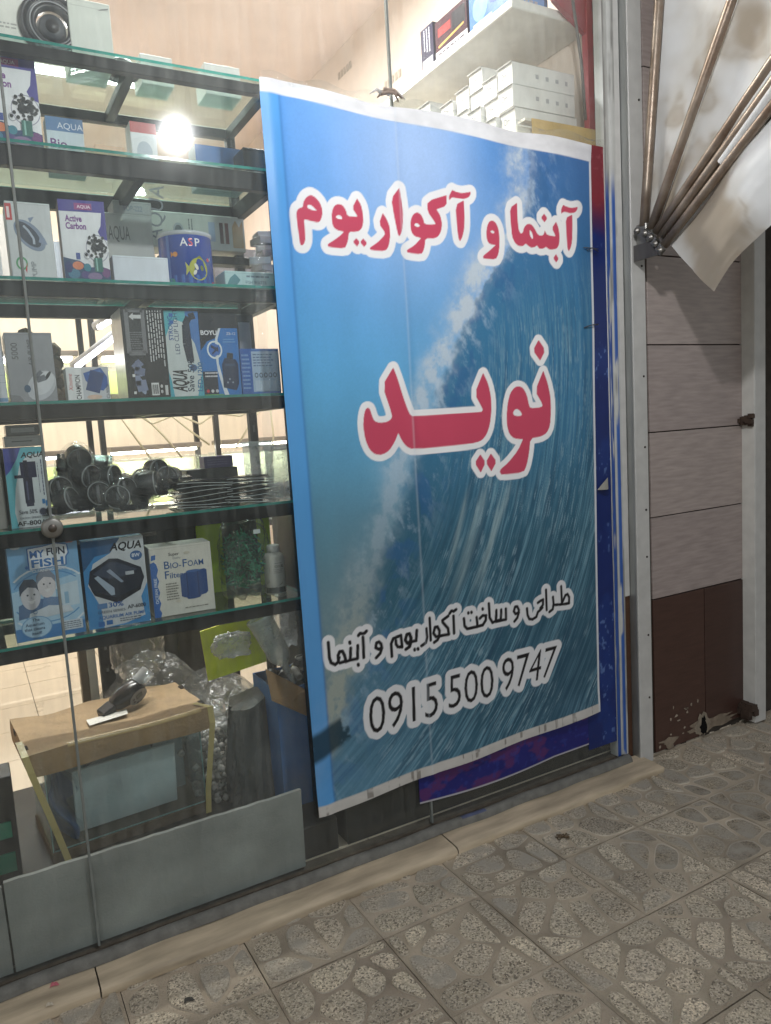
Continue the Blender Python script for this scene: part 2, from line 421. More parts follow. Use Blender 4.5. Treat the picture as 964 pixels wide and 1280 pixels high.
for ix in range(-8, 14):
    for iy in range(-9, 2):
        x0, y0 = GX0+ix*TW, GY0+iy*TW
        cx, cy = x0+TW/2, y0+TW/2
        e = .0012; tilt = rr.uniform(-.0016, .0016)
        gf_ = rr.uniform(.94, 1.05); gcol = tuple(int(k*gf_) for k in (196, 181, 160))
        worn = math.exp(-(((cx-2.55)/.55)**2+((cy+.5)/.3)**2))
        pv.box((x0+e, y0+e, -.004), (x0+TW-e, y0+TW-e, tilt), gcol, 'grout')
        st = moulds[rr.randrange(4)]; rot = rr.randrange(4)
        for pl in st:
            q = []
            for (a, b) in pl:
                a -= .5; b -= .5
                for _ in range(rot): a, b = -b, a
                q.append((cx+a*TW, cy+b*TW))
            mx, my = sum(k[0] for k in q)/len(q), sum(k[1] for k in q)/len(q)
            wn = math.exp(-(((mx-2.5)/.62)**2+((my+.52)/.33)**2))
            low = rr.random() < (wn-.15)*1.5
            hgt = (-.0015 if low else .0068)+tilt
            n = len(q); dusty = max(0.0, 1-abs(my+.16)/.22)
            if low:
                dk_ = rr.uniform(.85, 1.15); sc = tuple(int(k*dk_) for k in (196, 182, 160)); bz = tilt+.0006
                a = pv.add([(x, y, tilt+.0028) for x, y in q]); b = pv.add([(mx+(x-mx)*.93, my+(y-my)*.93, tilt+.0006) for x, y in q])
                a2 = pv.add([(mx+(x-mx)*1.10, my+(y-my)*1.10, tilt+.0004) for x, y in q])
                for k in range(n):
                    pv.face([a2+k, a2+(k+1) % n, a+(k+1) % n, a+k], lin(gcol), 'grout', True)
                    pv.face([a+k, a+(k+1) % n, b+(k+1) % n, b+k], lin((206, 194, 176)), 'grout', True)
                pv.face([b+k for k in range(n)], lin(sc), 'stone_dusty')
            else:
                b0 = rr.uniform(.88, 1.06); sc = tuple(int(k*b0) for k in (240, 227, 207))
                sm_ = 'stone_dusty' if rr.random() < .75*dusty+.12 else 'stone'
                a = pv.add([(x, y, tilt-.001) for x, y in q]); c = pv.add([(mx+(x-mx)*.965, my+(y-my)*.965, tilt+.0034) for x, y in q])
                b = pv.add([(mx+(x-mx)*.91, my+(y-my)*.91, hgt) for x, y in q])
                for k in range(n):
                    pv.face([a+k, a+(k+1) % n, c+(k+1) % n, c+k], lin((206, 194, 176)), 'grout', True)
                    pv.face([c+k, c+(k+1) % n, b+(k+1) % n, b+k], lin(sc), sm_, True)
                pv.face([b+k for k in range(n)], lin(sc), sm_)
def stone_mat(name, dust):
    m_ = mat(name, .8, nscale=4, namt=.32, bump=.6, bscale=240, spec=.25); n = m_.node_tree; b = n.nodes['Principled BSDF']
    tc = n.nodes.new('ShaderNodeTexCoord'); vo = n.nodes.new('ShaderNodeTexVoronoi'); vo.inputs['Scale'].default_value = 230
    n.links.new(tc.outputs['Object'], vo.inputs['Vector'])
    sp = n.nodes.new('ShaderNodeSeparateColor'); n.links.new(vo.outputs['Color'], sp.inputs[0])
    cr = n.nodes.new('ShaderNodeValToRGB'); cr.color_ramp.interpolation = 'CONSTANT'
    e = cr.color_ramp.elements; e[0].position = 0; e[0].color = (.26, .24, .215, 1); e[1].position = .17; e[1].color = (.56, .53, .48, 1)
    for p, c in ((.42, (.72, .69, .63, 1)), (.75, (.95, .93, .88, 1))):
        q = e.new(p); q.color = c
    n.links.new(sp.outputs[0], cr.inputs[0])
    src = b.inputs['Base Color'].links[0].from_socket
    mx = n.nodes.new('ShaderNodeMix'); mx.data_type = 'RGBA'; mx.blend_type = 'MULTIPLY'; mx.inputs[0].default_value = 1
    n.links.new(src, mx.inputs[6]); n.links.new(cr.outputs[0], mx.inputs[7])
    du = n.nodes.new('ShaderNodeMix'); du.data_type = 'RGBA'; du.inputs[7].default_value = (.42, .375, .31, 1)
    nz = n.nodes.new('ShaderNodeTexNoise'); nz.inputs['Scale'].default_value = 14; nz.inputs['Detail'].default_value = 6; n.links.new(tc.outputs['Object'], nz.inputs['Vector'])
    mr = n.nodes.new('ShaderNodeMapRange'); mr.inputs[1].default_value = .35; mr.inputs[2].default_value = .65
    mr.inputs[3].default_value = dust*.3; mr.inputs[4].default_value = min(1, dust*1.6)
    n.links.new(nz.outputs['Fac'], mr.inputs[0]); n.links.new(mr.outputs[0], du.inputs[0]); n.links.new(mx.outputs[2], du.inputs[6])
    n.links.new(du.outputs[2], b.inputs['Base Color'])
stone_mat('stone', .22); stone_mat('stone_dusty', .62)
mat('grout', .95, nscale=5, namt=.42, bump=.8, bscale=210, spec=.15)
tag(pv.build('pavement'), kind='structure')
rd = MB(); rd.box((-60, -3.75, -.012), (80, GY0-9*TW-.001, .004), (125, 120, 110), 'cement')
tag(rd.build('kerb'), kind='structure')

# ================================================================== SHOP SHELL
bld = thing('shop_building', 'cream painted shop interior behind the glass front, with ceiling and walls', 'shop', (0, 0, 0))
XR = 2.36; ZC = 3.88; YB = 4.6; XL = -1.6; ZF = .05
b = MB(); b.poly([(XR, .06, ZF), (XR, YB, ZF), (XR, YB, ZC), (XR, .06, ZC)], (226, 212, 200), 'plaster')
b.poly([(XL, YB, ZF), (XR, YB, ZF), (XR, YB, ZC), (XL, YB, ZC)], (226, 214, 194), 'plaster')
b.poly([(XL, .06, ZF), (XL, YB, ZF), (XL, YB, ZC), (XL, .06, ZC)], (226, 212, 200), 'plaster')
b.build('interior_wall', bld)
b = MB(); b.box((XL, .0, ZC), (XR+.02, YB, ZC+.1), (230, 214, 206), 'plaster'); b.build('ceiling', bld)
b = MB(); b.box((XL-.6, -.05, ZC+.1), (6, YB, ZC+.9), (150, 146, 140), 'plaster')
b.box((XL-.6, -.02, 0), (-.62, .06, ZC+.1), (140, 134, 126), 'plaster')
b.box((2.366, .062, 0), (2.40, YB, ZC+.1), (140, 134, 126), 'plaster')
b.box((XL-.05, YB+.006, 0), (2.364, YB+.1, ZC+.095), (140, 134, 126), 'plaster')
b.box((XL-.1, .062, 0), (XL-.006, YB, ZC+.095), (140, 134, 126), 'plaster')
b.build('outer_wall', bld)
for (u, v) in ((430, 90), (490, 101)):
    p = P(u, v, 0, XR-.004)
    for k in range(5):
        b = MB(); b.box((p[0]-.001, p[1]+.085-k*.04, p[2]-.015), (p[0]+.001, p[1]+.060-k*.04, p[2]+.025), (176, 164, 150), 'card')
        b.build('printed_mark', bld)
f = MB()
n = 0
for i in range(9):
    for j in range(12):
        x0, y0 = XL+i*.45, .0+j*.4
        if y0 < .05: y0 = .052
        f.box((x0+.002, y0+.002, ZF-.02), (min(x0+.448, XR), min(y0+.398, YB), ZF), (236, 222, 200), 'floor_tile')
f.box((XL, 0, ZF-.03), (XR, YB, ZF-.006), (120, 110, 98), 'cement')
tag(f.build('shop_floor'), kind='structure')

# two unseen ceiling tubes, added to brighten the room
def added_tube(x, y, lab):
    t = thing('added_ceiling_lamp', lab, 'lamp', (x, y, ZC-.10), 0, 'added ceiling tube lamps')
    q = MB(); q.box((-.62, -.06, .05), (.62, .06, .099), (230, 230, 228), 'paint_metal', .004); q.build('housing', t)
    q = MB(); q.tube([(-.58, 0, .03), (.58, 0, .03)], .016, (255, 255, 255), 'strip_glow', 10); q.build('tube', t)
    l = bpy.data.lights.new('added_tube_light', 'AREA'); l.shape = 'RECTANGLE'; l.size = 1.2; l.size_y = .1; l.energy = ROOM_LIGHT; l.color = (1, .98, .955)
    lo = bpy.data.objects.new('added_tube_light', l); COL.objects.link(lo); lo.parent = t; lo.location = (0, 0, .0)
added_tube(1.1, 1.0, 'white tube lamp added for room light on the ceiling close behind the shop window')
added_tube(.7, 3.1, 'white tube lamp added for room light on the ceiling near the back wall')

# ================================================================== GLASS FRONT
gf = thing('glass_shopfront', 'large frameless glass shop window with vertical joints between its panes', 'shop window', (0, 0, .06))
J1, J2 = .187, 1.335
def pane(x0, x1):
    q = MB(); q.box((x0, -.004, .055), (x1, .004, ZC), (200, 220, 215), 'window_glass'); q.build('glass_pane', gf, (0, 0, .06), loc=(0, 0, 0))
pane(-.62, J1-.0025); pane(J1+.0025, J2-.0025); pane(J2+.0025, 2.285)
for j in (J1, J2):
    q = MB(); q.box((j-.0035, -.0065, .055), (j+.0035, .0065, ZC-.001), (128, 132, 128), 'plastic', .001)
    q.build('silicone_joint', gf, (0, 0, .06), loc=(0, 0, 0))
p = P(66, 660, 1, -.01)
q = MB(); M_ = Matrix.Translation((J1, -.008, p[2])) @ Matrix.Rotation(R_(90), 4, 'X')
q.lathe([(0.0001, .012), (.022, .012), (.027, .009), (.028, 0), (.028, -.004)], (0, 0, 0), (150, 148, 142), 'steel', 28, M=M_)
q.lathe([(0.0001, .0135), (.010, .0135), (.011, .012)], (0, 0, 0), (105, 98, 92), 'steel', 16, M=M_)
q.build('glass_clamp', gf, (0, 0, .06), loc=(0, 0, 0))

# sill and curb
led = thing('marble_sill', 'worn beige marble step running along the foot of the shop window', 'sill', (1, -.1, 0))
edges = [-.9, .165, 1.34, 2.375]
for a, c in zip(edges, edges[1:]):
    q = MB()
    def fn(s_, t_, a=a, c=c):
        x = a+.002+(c-a-.004)*s_
        prof = [(-.155, .0), (-.157, .022), (-.151, .029), (-.12, .031), (-.018, .034)]
        y, z = prof[min(int(round(t_*4)), 4)]
        return (x, y+.003*math.sin(x*9+t_*4)*(t_ < .6), z+.0012*math.sin(x*23))
    q.grid(40, 5, fn, (196, 178, 152), 'marble', True)
    q.build('stone_slab', led, (1, -.1, 0), loc=(0, 0, 0))
q = MB()
q.grid(90, 8, lambda s_, t_: (-.9+3.2*s_, -.032+.026*math.cos(math.pi*(1-t_))-.002*math.sin(s_*60), .034+.026*math.sin(math.pi*min(t_*1.15, 1))+.0015*math.sin(s_*47)), (122, 120, 114), 'cement', True,
       colfn=lambda s_, t_: (92, 98, 124) if (.735 < s_ < .765 and t_ > .35) else (122, 120, 114))
q.build('mortar_bead', led, (1, -.1, 0), loc=(0, 0, 0))

# frame, strip, rail, pilaster, post
def X(u, y=-.03, v=500): return P(u, v, 1, y)[0]
fr = thing('window_frame', 'aluminium window jamb smeared with blue paint at the right end of the glass', 'frame', (X(768), 0, .05))
xa, xb, xc, xd, xe, xf = X(762, -.014), X(775, -.014), X(782, -.014), X(792, -.05), X(808.5, -.05), X(811, -.02)
def jamb_c(s_, t_, x, y, z):
    c = np.zeros(s_.shape+(3,))+L3((196, 196, 192))
    c = mixc(c, L3((132, 130, 126)), sstep(.5, .7, fbm(x*60, z*5, 4, 3))*.8)
    nb_ = fbm(x*50+3, z*2.6, 5, 11); lim = sstep(2.45, 2.3, z)
    c = mixc(c, L3((44, 82, 156)), lim*sstep(.28, .36, nb_)*((s_ < .40)*1.0))
    c = mixc(c, L3((48, 90, 164)), lim*sstep(.36+.05*(s_ > .9), .44, fbm(x*40+9, z*3.2, 5, 17))*(s_ > .62)*(s_ < .86))
    return c
sheet('painted_face', lambda s_, t_: (xa+(xb-xa)*s_, -.013+.005*(s_ > .36)*(s_ < .62)-.002*(s_ > .7), .05+t_*3.8), 17, 1100, jamb_c, 'paint_metal', fr)
q = MB()
q.box((xa, -.0128, .05), (xa+.0006, .03, 3.85), (186, 188, 186), 'paint_metal')
q.box((xb-.0006, -.0145, .05), (xb, .03, 3.85), (186, 188, 186), 'paint_metal')
q.build('aluminium_profile', fr, (X(768), 0, .05), loc=(0, 0, 0))
zb = P(781, 748, 1, -.03)[2]
q = MB(); q.box((xb+.001, -.013, zb), (xc, .04, 3.85), (206, 204, 200), 'paint_metal', .002)
q.build('white_strip', fr, (X(768), 0, .05), loc=(0, 0, 0))
q = MB(); q.box((xb+.001, -.012, .03), (xc, .04, zb-.002), (84, 56, 40), 'tile', .002); q.build('brown_strip', fr, (X(768), 0, .05), loc=(0, 0, 0))
ra = thing('shutter_rail', 'aluminium roller shutter rail with black slot and bolts beside the blue frame', 'rail', (xd, -.03, 0))
q = MB()
q.box((xc+.002, -.045, .0), (xc+.006, .03, 3.85), (176, 178, 176), 'steel')
q.box((xc+.006, -.03, .001), (xd, .03, 3.85), (22, 22, 24), 'plastic')
q.box((xd, -.050, .0), (xe, .03, 3.85), (196, 194, 190), 'paint_metal', .002)
q.box((xc+.014, -.040, .002), (xc+.018, -.031, 3.85), (60, 60, 62), 'plastic')
q.build('channel', ra, (xd, -.03, 0), loc=(0, 0, 0))
for v in (120, 330, 470, 560, 640, 700, 800, 880):
    p = P(799, v, 1, -.076); q = MB()
    q.lathe([(.0001, .003), (.004, .003), (.0045, 0)], (0, 0, 0), (70, 66, 60), 'steel', 10, M=Matrix.Translation((xe-.02, -.050, p[2])) @ Matrix.Rotation(R_(90), 4, 'X'))
    q.build('rivet', ra, (xd, -.03, 0), loc=(0, 0, 0))

pi = thing('tiled_pilaster', 'pillar clad in grey wood-look tiles above dark brown tiles, chipped at its foot', 'pillar', (2.8, 0, 0))
xg = xf+.003; xp = P(931, 600, 1, .0)[0]
q = MB(); q.box((xf-.002, -.012, -.01), (3.6, .06, ZC), (70, 64, 58), 'cement'); q.build('mortar_core', pi, (2.8, 0, 0), loc=(0, 0, 0))
zs = [P(812, v, 1, -.02)[2] for v in (751, 648, 541, 431)]
pit = zs[3]-zs[2]
while zs[-1] < 3.7: zs.append(zs[-1]+pit)
q = MB()
for i, (a, c) in enumerate(zip(zs, zs[1:])):
    t = (172, 158, 152) if i % 2 else (166, 152, 147)
    q.box((xg, -.02-.0006*(i % 3), a+.0025), (xp+.06, -.011, c-.0025), t, 'tile', .0012)
q.build('grey_tiles', pi, (2.8, 0, 0), loc=(0, 0, 0))
xm = P(881, 800, 1, -.02)[0]
q = MB(); q.box((xg, -.0205, .01), (xm-.002, -.011, zs[0]-.003), (78, 54, 46), 'tile', .0012); q.box((xm+.002, -.021, .03), (xp+.06, -.011, zs[0]-.003), (72, 50, 43), 'tile', .0012)
q.build('brown_tiles', pi, (2.8, 0, 0), loc=(0, 0, 0))
q = MB(); rr = random.Random(2)
def blob(cx, cz, rx, rz, col, y, n=22, j=.35, m_='cement'):
    q.poly([(cx+rx*math.cos(t)*(1+rr.uniform(-j, j)), y, cz+rz*math.sin(t)*(1+rr.uniform(-j, j))) for t in np.linspace(0, 2*math.pi, n, endpoint=False)], col, m_)
p = P(880, 905, 1, -.03); blob(p[0]+.05, .055, .16, .028, (138, 124, 108), -.0225); blob(p[0], .06, .042, .05, (150, 138, 122), -.0235); blob(p[0]+.004, .055, .022, .042, (14, 12, 11), -.0245)
p = P(838, 935, 1, -.03); blob(p[0], .04, .06, .025, (142, 128, 112), -.0225, 16, .6)
for _ in range(14): blob(xg+rr.random()*.3, .03+rr.random()*.17, .004+.006*rr.random(), .003+.006*rr.random(), (170, 156, 140), -.0228, 7, .4)
q.build('broken_plaster', pi, (2.8, 0, 0), loc=(0, 0, 0))

po = thing('metal_post', 'grey square metal post, left face coloured lighter as if lamplit, between the tiled pillar and the dark shutter', 'post', (3.15, -.04, 0))
px0 = P(944, 600, 1, -.085)[0]; px1 = P(957.5, 600, 1, -.085)[0]
q = MB(); q.box((px0, -.085, .012), (px1, .02, ZC), (196, 194, 190), 'paint_metal', .003, cols={'left': (214, 212, 206)}); q.build('post_profile', po, (3.15, -.04, 0), loc=(0, 0, 0))  # left face coloured lighter, standing for lamplight falling on that side
rr = random.Random(8); zt = P(935, 525, 1, -.03)[2]
for zc, rr_ in ((zt, .022), (.07, .035)):
    q = MB()
    for k in range(26):
        a = rr.random()*6.28; rad = rr_*(.4+.6*rr.random()); cx = px0-.012+rad*.6*math.cos(a); cz = zc+rad*math.sin(a); cy = -.05+rr.uniform(-.03, .03)
        s_ = rr_*.45; q.box((cx-s_, cy-s_, cz-s_), (cx+s_*.9, cy+s_, cz+s_*.8), (74, 58, 48), 'rock')
    q.build('rusty_lump', po, (3.15, -.04, 0), loc=(0, 0, 0))

sh = MB(); z = 0.01
while z < 3.8:
    sh.grid(2, 7, lambda s_, t_, z=z: (px1+.004+2.4*s_, .005-.016*math.sin(math.pi*t_), z+.078*t_), (74, 70, 64), 'paint_metal', True); z += .08
o = sh.build('roller_shutter', origin=(px1+1.2, .005, .01)); tag(o, 'dark grey roller shutter of the neighbouring shop beyond the metal post', 'shutter')
nb = MB(); nb.box((px1+.004, .03, 0), (6, 4.6, ZC+.1), (120, 112, 102), 'plaster'); nb.box((px1+2.41, -.05, 0), (6, .029, ZC+.1), (150, 140, 128), 'plaster', .01)
o = nb.build('neighbour_building', origin=(4.5, 2, 0)); tag(o, 'plain plastered neighbouring shop behind the dark roller shutter', 'building')

# ================================================================== BANNER
YBAN = -.02
def BX(u, v): p = P(u, v, 1, YBAN); return np.array([p[0], p[2]])
NU, NV = 452, 770
TLc, TRc, BRc, BLc = BX(323, 97), BX(738.3, 182), BX(749.8, 889), BX(398, 1021)
su = np.linspace(0, 1, NU)[None, :]; tv = np.linspace(0, 1, NV)[:, None]
GXb = ((1-tv)*((1-su)*BLc[0]+su*BRc[0])+tv*((1-su)*TLc[0]+su*TRc[0]))
GZb = ((1-tv)*((1-su)*BLc[1]+su*BRc[1])+tv*((1-su)*TLc[1]+su*TRc[1]))
wB, hB = 1.3, 2.26
def L3(c): return np.array(lin(c))
def mixc(A, col, m_): return A*(1-m_[..., None])+np.asarray(col)*m_[..., None]
# sky part of the print
img = np.zeros((NV, NU, 3)) + L3((70, 150, 232))
T_ = np.broadcast_to(tv, (NV, NU)); S_ = np.broadcast_to(su, (NV, NU))
img = mixc(img, L3((92, 176, 226)), sstep(.95, .55, T_)*.9)
img = mixc(img, L3((96, 150, 172)), sstep(.68, .34, T_)*.95)
img = mixc(img, L3((88, 120, 126)), sstep(.54, .25, T_)*.92)
img = img*(1-.0*T_)[..., None]
gl = BX(520, 190); d2 = ((GXb-gl[0])/.30)**2+((GZb-gl[1])/.42)**2
img = mixc(img, L3((205, 220, 248)), .62*np.exp(-d2*.9))  # pale glow of the lit room behind, painted into the sheet colour
img = mixc(img, L3((64, 130, 205)), .8*sstep(.48, .72, S_)*sstep(.78, 1.0, T_))
patch = fbm(GXb*9, GZb*3, 4, 4)
img = img*(0.90+.2*patch)[..., None]
patch2 = sstep(.5, .75, fbm(GXb*7+4, GZb*2.2, 4, 41))*sstep(.5, .2, T_)
img = mixc(img, L3((150, 170, 175)), patch2*.35)
# wave: edge curve of the foam lip, in metres on the sheet
lip = [BX(*q) for q in ((668, 150), (665, 190), (662, 240), (650, 290), (625, 330), (598, 372), (575, 415), (558, 462), (540, 512), (522, 560), (505, 610), (488, 665), (476, 720), (462, 775), (452, 830), (440, 880), (415, 940), (402, 985))]
lip = np.array(lip); o_ = np.argsort(lip[:, 1])
xlip = np.interp(GZb, lip[o_, 1], lip[o_, 0])
wob = (fbm(GZb*5, GXb*0+3, 4, 9)-.5)*.07+(fbm(GXb*30, GZb*30, 3, 19)-.5)*.045
s_ = GXb-xlip+wob              # metres to the right of the lip
pc = BX(-60, 430)
rr_ = np.hypot(GXb-pc[0], GZb-pc[1]); th = np.arctan2(GZb-pc[1], GXb-pc[0])
face = np.zeros_like(img)+L3((38, 112, 158))
face = mixc(face, L3((52, 104, 172)), sstep(.68, 1.0, T_))
face = mixc(face, L3((34, 86, 102)), sstep(.66, .3, T_)*.9)
face = mixc(face, L3((20, 60, 84)), sstep(.15, .95, S_)*sstep(.42, .05, T_)*.8)
st1 = fbm(rr_*110, th*7, 4, 21); st2 = fbm(rr_*230, th*16, 3, 33); st3 = fbm(rr_*24, th*3, 3, 51)
dash = sstep(.58, .76, fbm(rr_*230, th*34, 3, 61))*sstep(.35, .65, fbm(GXb*6, GZb*6, 3, 71))
amt = sstep(.86, .62, T_)*sstep(.06, .32, s_)+.25*sstep(.5, .2, T_)
face = mixc(face, L3((116, 160, 178)), np.clip(amt*(sstep(.50, .80, st1)*.35+sstep(.46, .78, st2)*(.25+.75*sstep(.4, .62, st3))*.7), 0, 1))
face = mixc(face, L3((14, 52, 80)), np.clip(amt*sstep(.48, .25, st1)*.45, 0, 1))
face = mixc(face, L3((150, 178, 190)), np.clip(dash*amt*.65, 0, 1))
# light beams of water below the name
for (u0, v0, u1, v1, wd) in ((610, 600, 566, 770, .018), (640, 600, 590, 760, .012), (585, 610, 560, 740, .010), (625, 620, 600, 760, .008)):
    a, b_ = BX(u0, v0), BX(u1, v1); dd = b_-a; L = np.hypot(*dd); dd /= L
    al = (GXb-a[0])*dd[0]+(GZb-a[1])*dd[1]; ac = (GXb-a[0])*(-dd[1])+(GZb-a[1])*dd[0]+.02*(al/L)**2
    face = mixc(face, L3((176, 196, 196)), np.clip(np.exp(-(ac/wd)**2)*sstep(-.03, .1, al)*sstep(L+.05, L-.2, al)*(.1+.8*st2), 0, .5))
# upper right: blue water with white spatter behind the lip
spat = sstep(.50, .74, fbm(GXb*26+GZb*9, GZb*15, 6, 81, .68))
face = mixc(face, L3((196, 214, 232)), np.clip(spat*np.exp(-(s_/.12)**2)*.6, 0, 1))
face = mixc(face, L3((24, 86, 148)), np.clip(sstep(.5, .35, fbm(GXb*22, GZb*14, 4, 91))*np.exp(-((s_-.06)/.10)**2)*.6, 0, 1))
# pale curtain left of the bottom streaks
cur = sstep(.30, .18, T_)*sstep(.55, .1, S_)
face = mixc(face, L3((112, 158, 186)), np.clip(cur*(.35+.8*(st1-.3)), 0, .8))
soft_ = .007+.045*sstep(.75, .35, T_)
ek = sstep(-soft_, soft_, s_)[..., None]; img = img*(1-ek)+face*ek
foam = np.exp(-((s_+.042)/np.where(s_ < -.042, .045+.045*fbm(GXb*5, GZb*5, 2, 7), .048))**2)*sstep(.02, .22, T_+.12)
foam = np.clip(foam*(.35+1.25*sstep(.25, .75, fbm(GXb*22, GZb*18, 5, 15, .65))), 0, 1)
img = mixc(img, L3((212, 220, 228)), foam*(.30+.62*sstep(.30, .75, T_)))
img = mixc(img, L3((186, 182, 150)), foam*sstep(.40, .18, T_)*.55)
img = mixc(img, L3((118, 160, 184)), np.full(img.shape[:2], .16))
grain = fbm(GXb*220, GZb*220, 2, 99)
img = img*(0.95+.1*grain)[..., None]

def inside(ed, X_, Z_):
    c = np.zeros(X_.shape, bool)
    for (x0, y0), (x1, y1) in ed:
        if y0 == y1: continue
        t = (Z_ > y0) != (Z_ > y1)
        c ^= t & (X_ < (x1-x0)*(Z_-y0)/(y1-y0)+x0)
    return c
def dist(ed, X_, Z_):
    d = np.full(X_.shape, 9.0)
    for (x0, y0), (x1, y1) in ed:
        dx, dy = x1-x0, y1-y0; l = dx*dx+dy*dy+1e-12
        t = np.clip(((X_-x0)*dx+(Z_-y0)*dy)/l, 0, 1)
        d = np.minimum(d, (X_-x0-t*dx)**2+(Z_-y0-t*dy)**2)
    return np.sqrt(d)
def smooth_closed(pl, it=2):
    pl = np.array(pl, float)
    for _ in range(it):
        nx = np.roll(pl, -1, 0); pv_ = np.roll(pl, 1, 0)
        ang = []
        n = []
        for a, p_, c in zip(pv_, pl, nx):
            v0, v1 = a-p_, c-p_; cs = v0@v1/(np.linalg.norm(v0)*np.linalg.norm(v1)+1e-9)
            k = .22 if cs < .0 else .06        # keep sharp tips
            n += [p_+v0*k, p_+v1*k]
        pl = np.array(n)
    return pl
ED = []      # (edges, outline width, colour, stroke half width or None)
def closed_edges(pl): return [(pl[i], pl[(i+1) % len(pl)]) for i in range(len(pl))]
def glyphs(region, polys, sm=1):
    ox, oy, sc = region; out = []
    for pl in polys:
        q = np.array([(ox+x/sc, oy+y/sc) for x, y in pl]); q = smooth_closed(q, sm)
        out += closed_edges([BX(*k) for k in q])
    return out
def stroke_edges(region, lines):
    ox, oy, sc = region; out = []
    for pl in lines:
        q = [BX(ox+x/sc, oy+y/sc) for x, y in pl]
        out += list(zip(q, q[1:]))
    return out
def paint(ed, wout, col, half=None, wcol=(240, 240, 240)):
    global img
    pts = np.array([p for e in ed for p in e]); mg = wout+(half or 0)+.01
    mk = (GXb > pts[:, 0].min()-mg) & (GXb < pts[:, 0].max()+mg) & (GZb > pts[:, 1].min()-mg) & (GZb < pts[:, 1].max()+mg)
    js, is_ = np.where(mk); j0, j1, i0, i1 = js.min(), js.max()+1, is_.min(), is_.max()+1
    X_, Z_ = GXb[j0:j1, i0:i1], GZb[j0:j1, i0:i1]
    d = dist(ed, X_, Z_)
    d = np.where(inside(ed, X_, Z_), -d, d) if half is None else d-half
    return (j0, j1, i0, i1), d
def commit(lst):
    """white rims of all first, then the letters"""
    done = [(paint(e, wo, c, h), wo, c) for e, wo, c, h in lst]
    for (r, d), wo, c in done:
        j0, j1, i0, i1 = r; img[j0:j1, i0:i1] = mixc(img[j0:j1, i0:i1], L3((238, 238, 240)), sstep(wo+.0016, wo-.0016, d))
    for (r, d), wo, c in done:
        j0, j1, i0, i1 = r; img[j0:j1, i0:i1] = mixc(img[j0:j1, i0:i1], L3(c), sstep(.0014, -.0014, d))
RED = (198, 74, 100)
Z1, Z2, Z3 = (360, 220, 8.033), (450, 220, 6.427), (590, 240, 6.427)
Z4, Z5 = (440, 440, 6.886), (560, 410, 6.4)
t1 = glyphs(Z1, [
 [(152, 312), (155, 262), (185, 212), (230, 188), (280, 215), (325, 270), (348, 340), (345, 400), (325, 455), (300, 466), (250, 455), (180, 437), (163, 440), (172, 520), (178, 620), (172, 660), (158, 688), (140, 697), (125, 688), (112, 600), (95, 480), (84, 390), (92, 345), (115, 322)],
 [(192, 300), (210, 285), (240, 295), (295, 350), (240, 340), (200, 322)],
 [(440, 400), (448, 340), (470, 295), (510, 278), (550, 292), (580, 335), (600, 405), (690, 410), (698, 400), (645, 322), (695, 225), (735, 290), (752, 370), (757, 460), (745, 520), (715, 553), (680, 560), (612, 560), (605, 640), (590, 690), (570, 728), (410, 712), (400, 695), (405, 680), (470, 640), (530, 595), (562, 560), (500, 545), (460, 515), (445, 470)],
 [(482, 405), (505, 390), (535, 400), (548, 425), (540, 434), (510, 430), (488, 420)],
 [(686, 624), (722, 664), (694, 710), (652, 662)], [(755, 628), (796, 675), (764, 714), (722, 664)]])
t2 = glyphs(Z2, [
 [(152, 384), (183, 297), (215, 345), (240, 410), (243, 480), (232, 560), (205, 605), (90, 597), (78, 585), (80, 575), (140, 535), (185, 490), (205, 460)],
 [(253, 178), (318, 93), (335, 200), (346, 290), (345, 380), (338, 440), (322, 480), (315, 482), (305, 470), (275, 320)],
 [(405, 400), (410, 345), (430, 305), (460, 291), (490, 308), (510, 350), (518, 388), (600, 390), (608, 380), (540, 282), (545, 200), (697, 153), (697, 240), (615, 268), (648, 320), (660, 390), (650, 450), (625, 490), (590, 503), (525, 502), (520, 560), (508, 605), (490, 630), (385, 618), (375, 605), (380, 592), (435, 560), (490, 500), (440, 485), (415, 455)],
 [(437, 390), (450, 378), (470, 385), (482, 403), (465, 410), (442, 402)],
 [(715, 190), (715, 160), (740, 112), (770, 128), (815, 140), (850, 135), (884, 130), (884, 150), (868, 175), (830, 187), (780, 180), (745, 172), (732, 178), (722, 192)],
 [(766, 232), (830, 198), (836, 300), (835, 420), (820, 490), (802, 525), (790, 510), (778, 420)]])
t3 = glyphs(Z3, [
 [(110, 330), (115, 280), (132, 240), (158, 230), (185, 248), (205, 290), (215, 350), (216, 430), (208, 500), (185, 545), (90, 537), (82, 525), (88, 512), (140, 470), (185, 428), (135, 420), (115, 390)],
 [(142, 318), (158, 310), (175, 322), (172, 335), (150, 332)],
 [(300, 130), (358, 88), (362, 210), (370, 300), (385, 335), (405, 330), (415, 285), (440, 258), (470, 258), (495, 285), (530, 350), (572, 350), (582, 310), (592, 330), (600, 345), (660, 360), (668, 352), (638, 292), (672, 240), (692, 290), (700, 350), (698, 420), (680, 455), (650, 463), (615, 462), (592, 440), (575, 455), (540, 458), (520, 430), (500, 445), (470, 448), (445, 430), (428, 415), (405, 438), (370, 435), (340, 410), (318, 360), (308, 260)],
 [(460, 305), (480, 325), (490, 370), (482, 380), (462, 350)],
 [(576, 176), (604, 212), (580, 245), (551, 208)], [(672, 500), (693, 538), (674, 568), (649, 533)],
 [(712, 160), (715, 135), (730, 105), (755, 118), (800, 130), (848, 120), (846, 140), (828, 165), (790, 172), (750, 162), (730, 162), (716, 175)],
 [(750, 210), (803, 182), (805, 280), (802, 400), (790, 450), (776, 476), (764, 460), (757, 340)]])
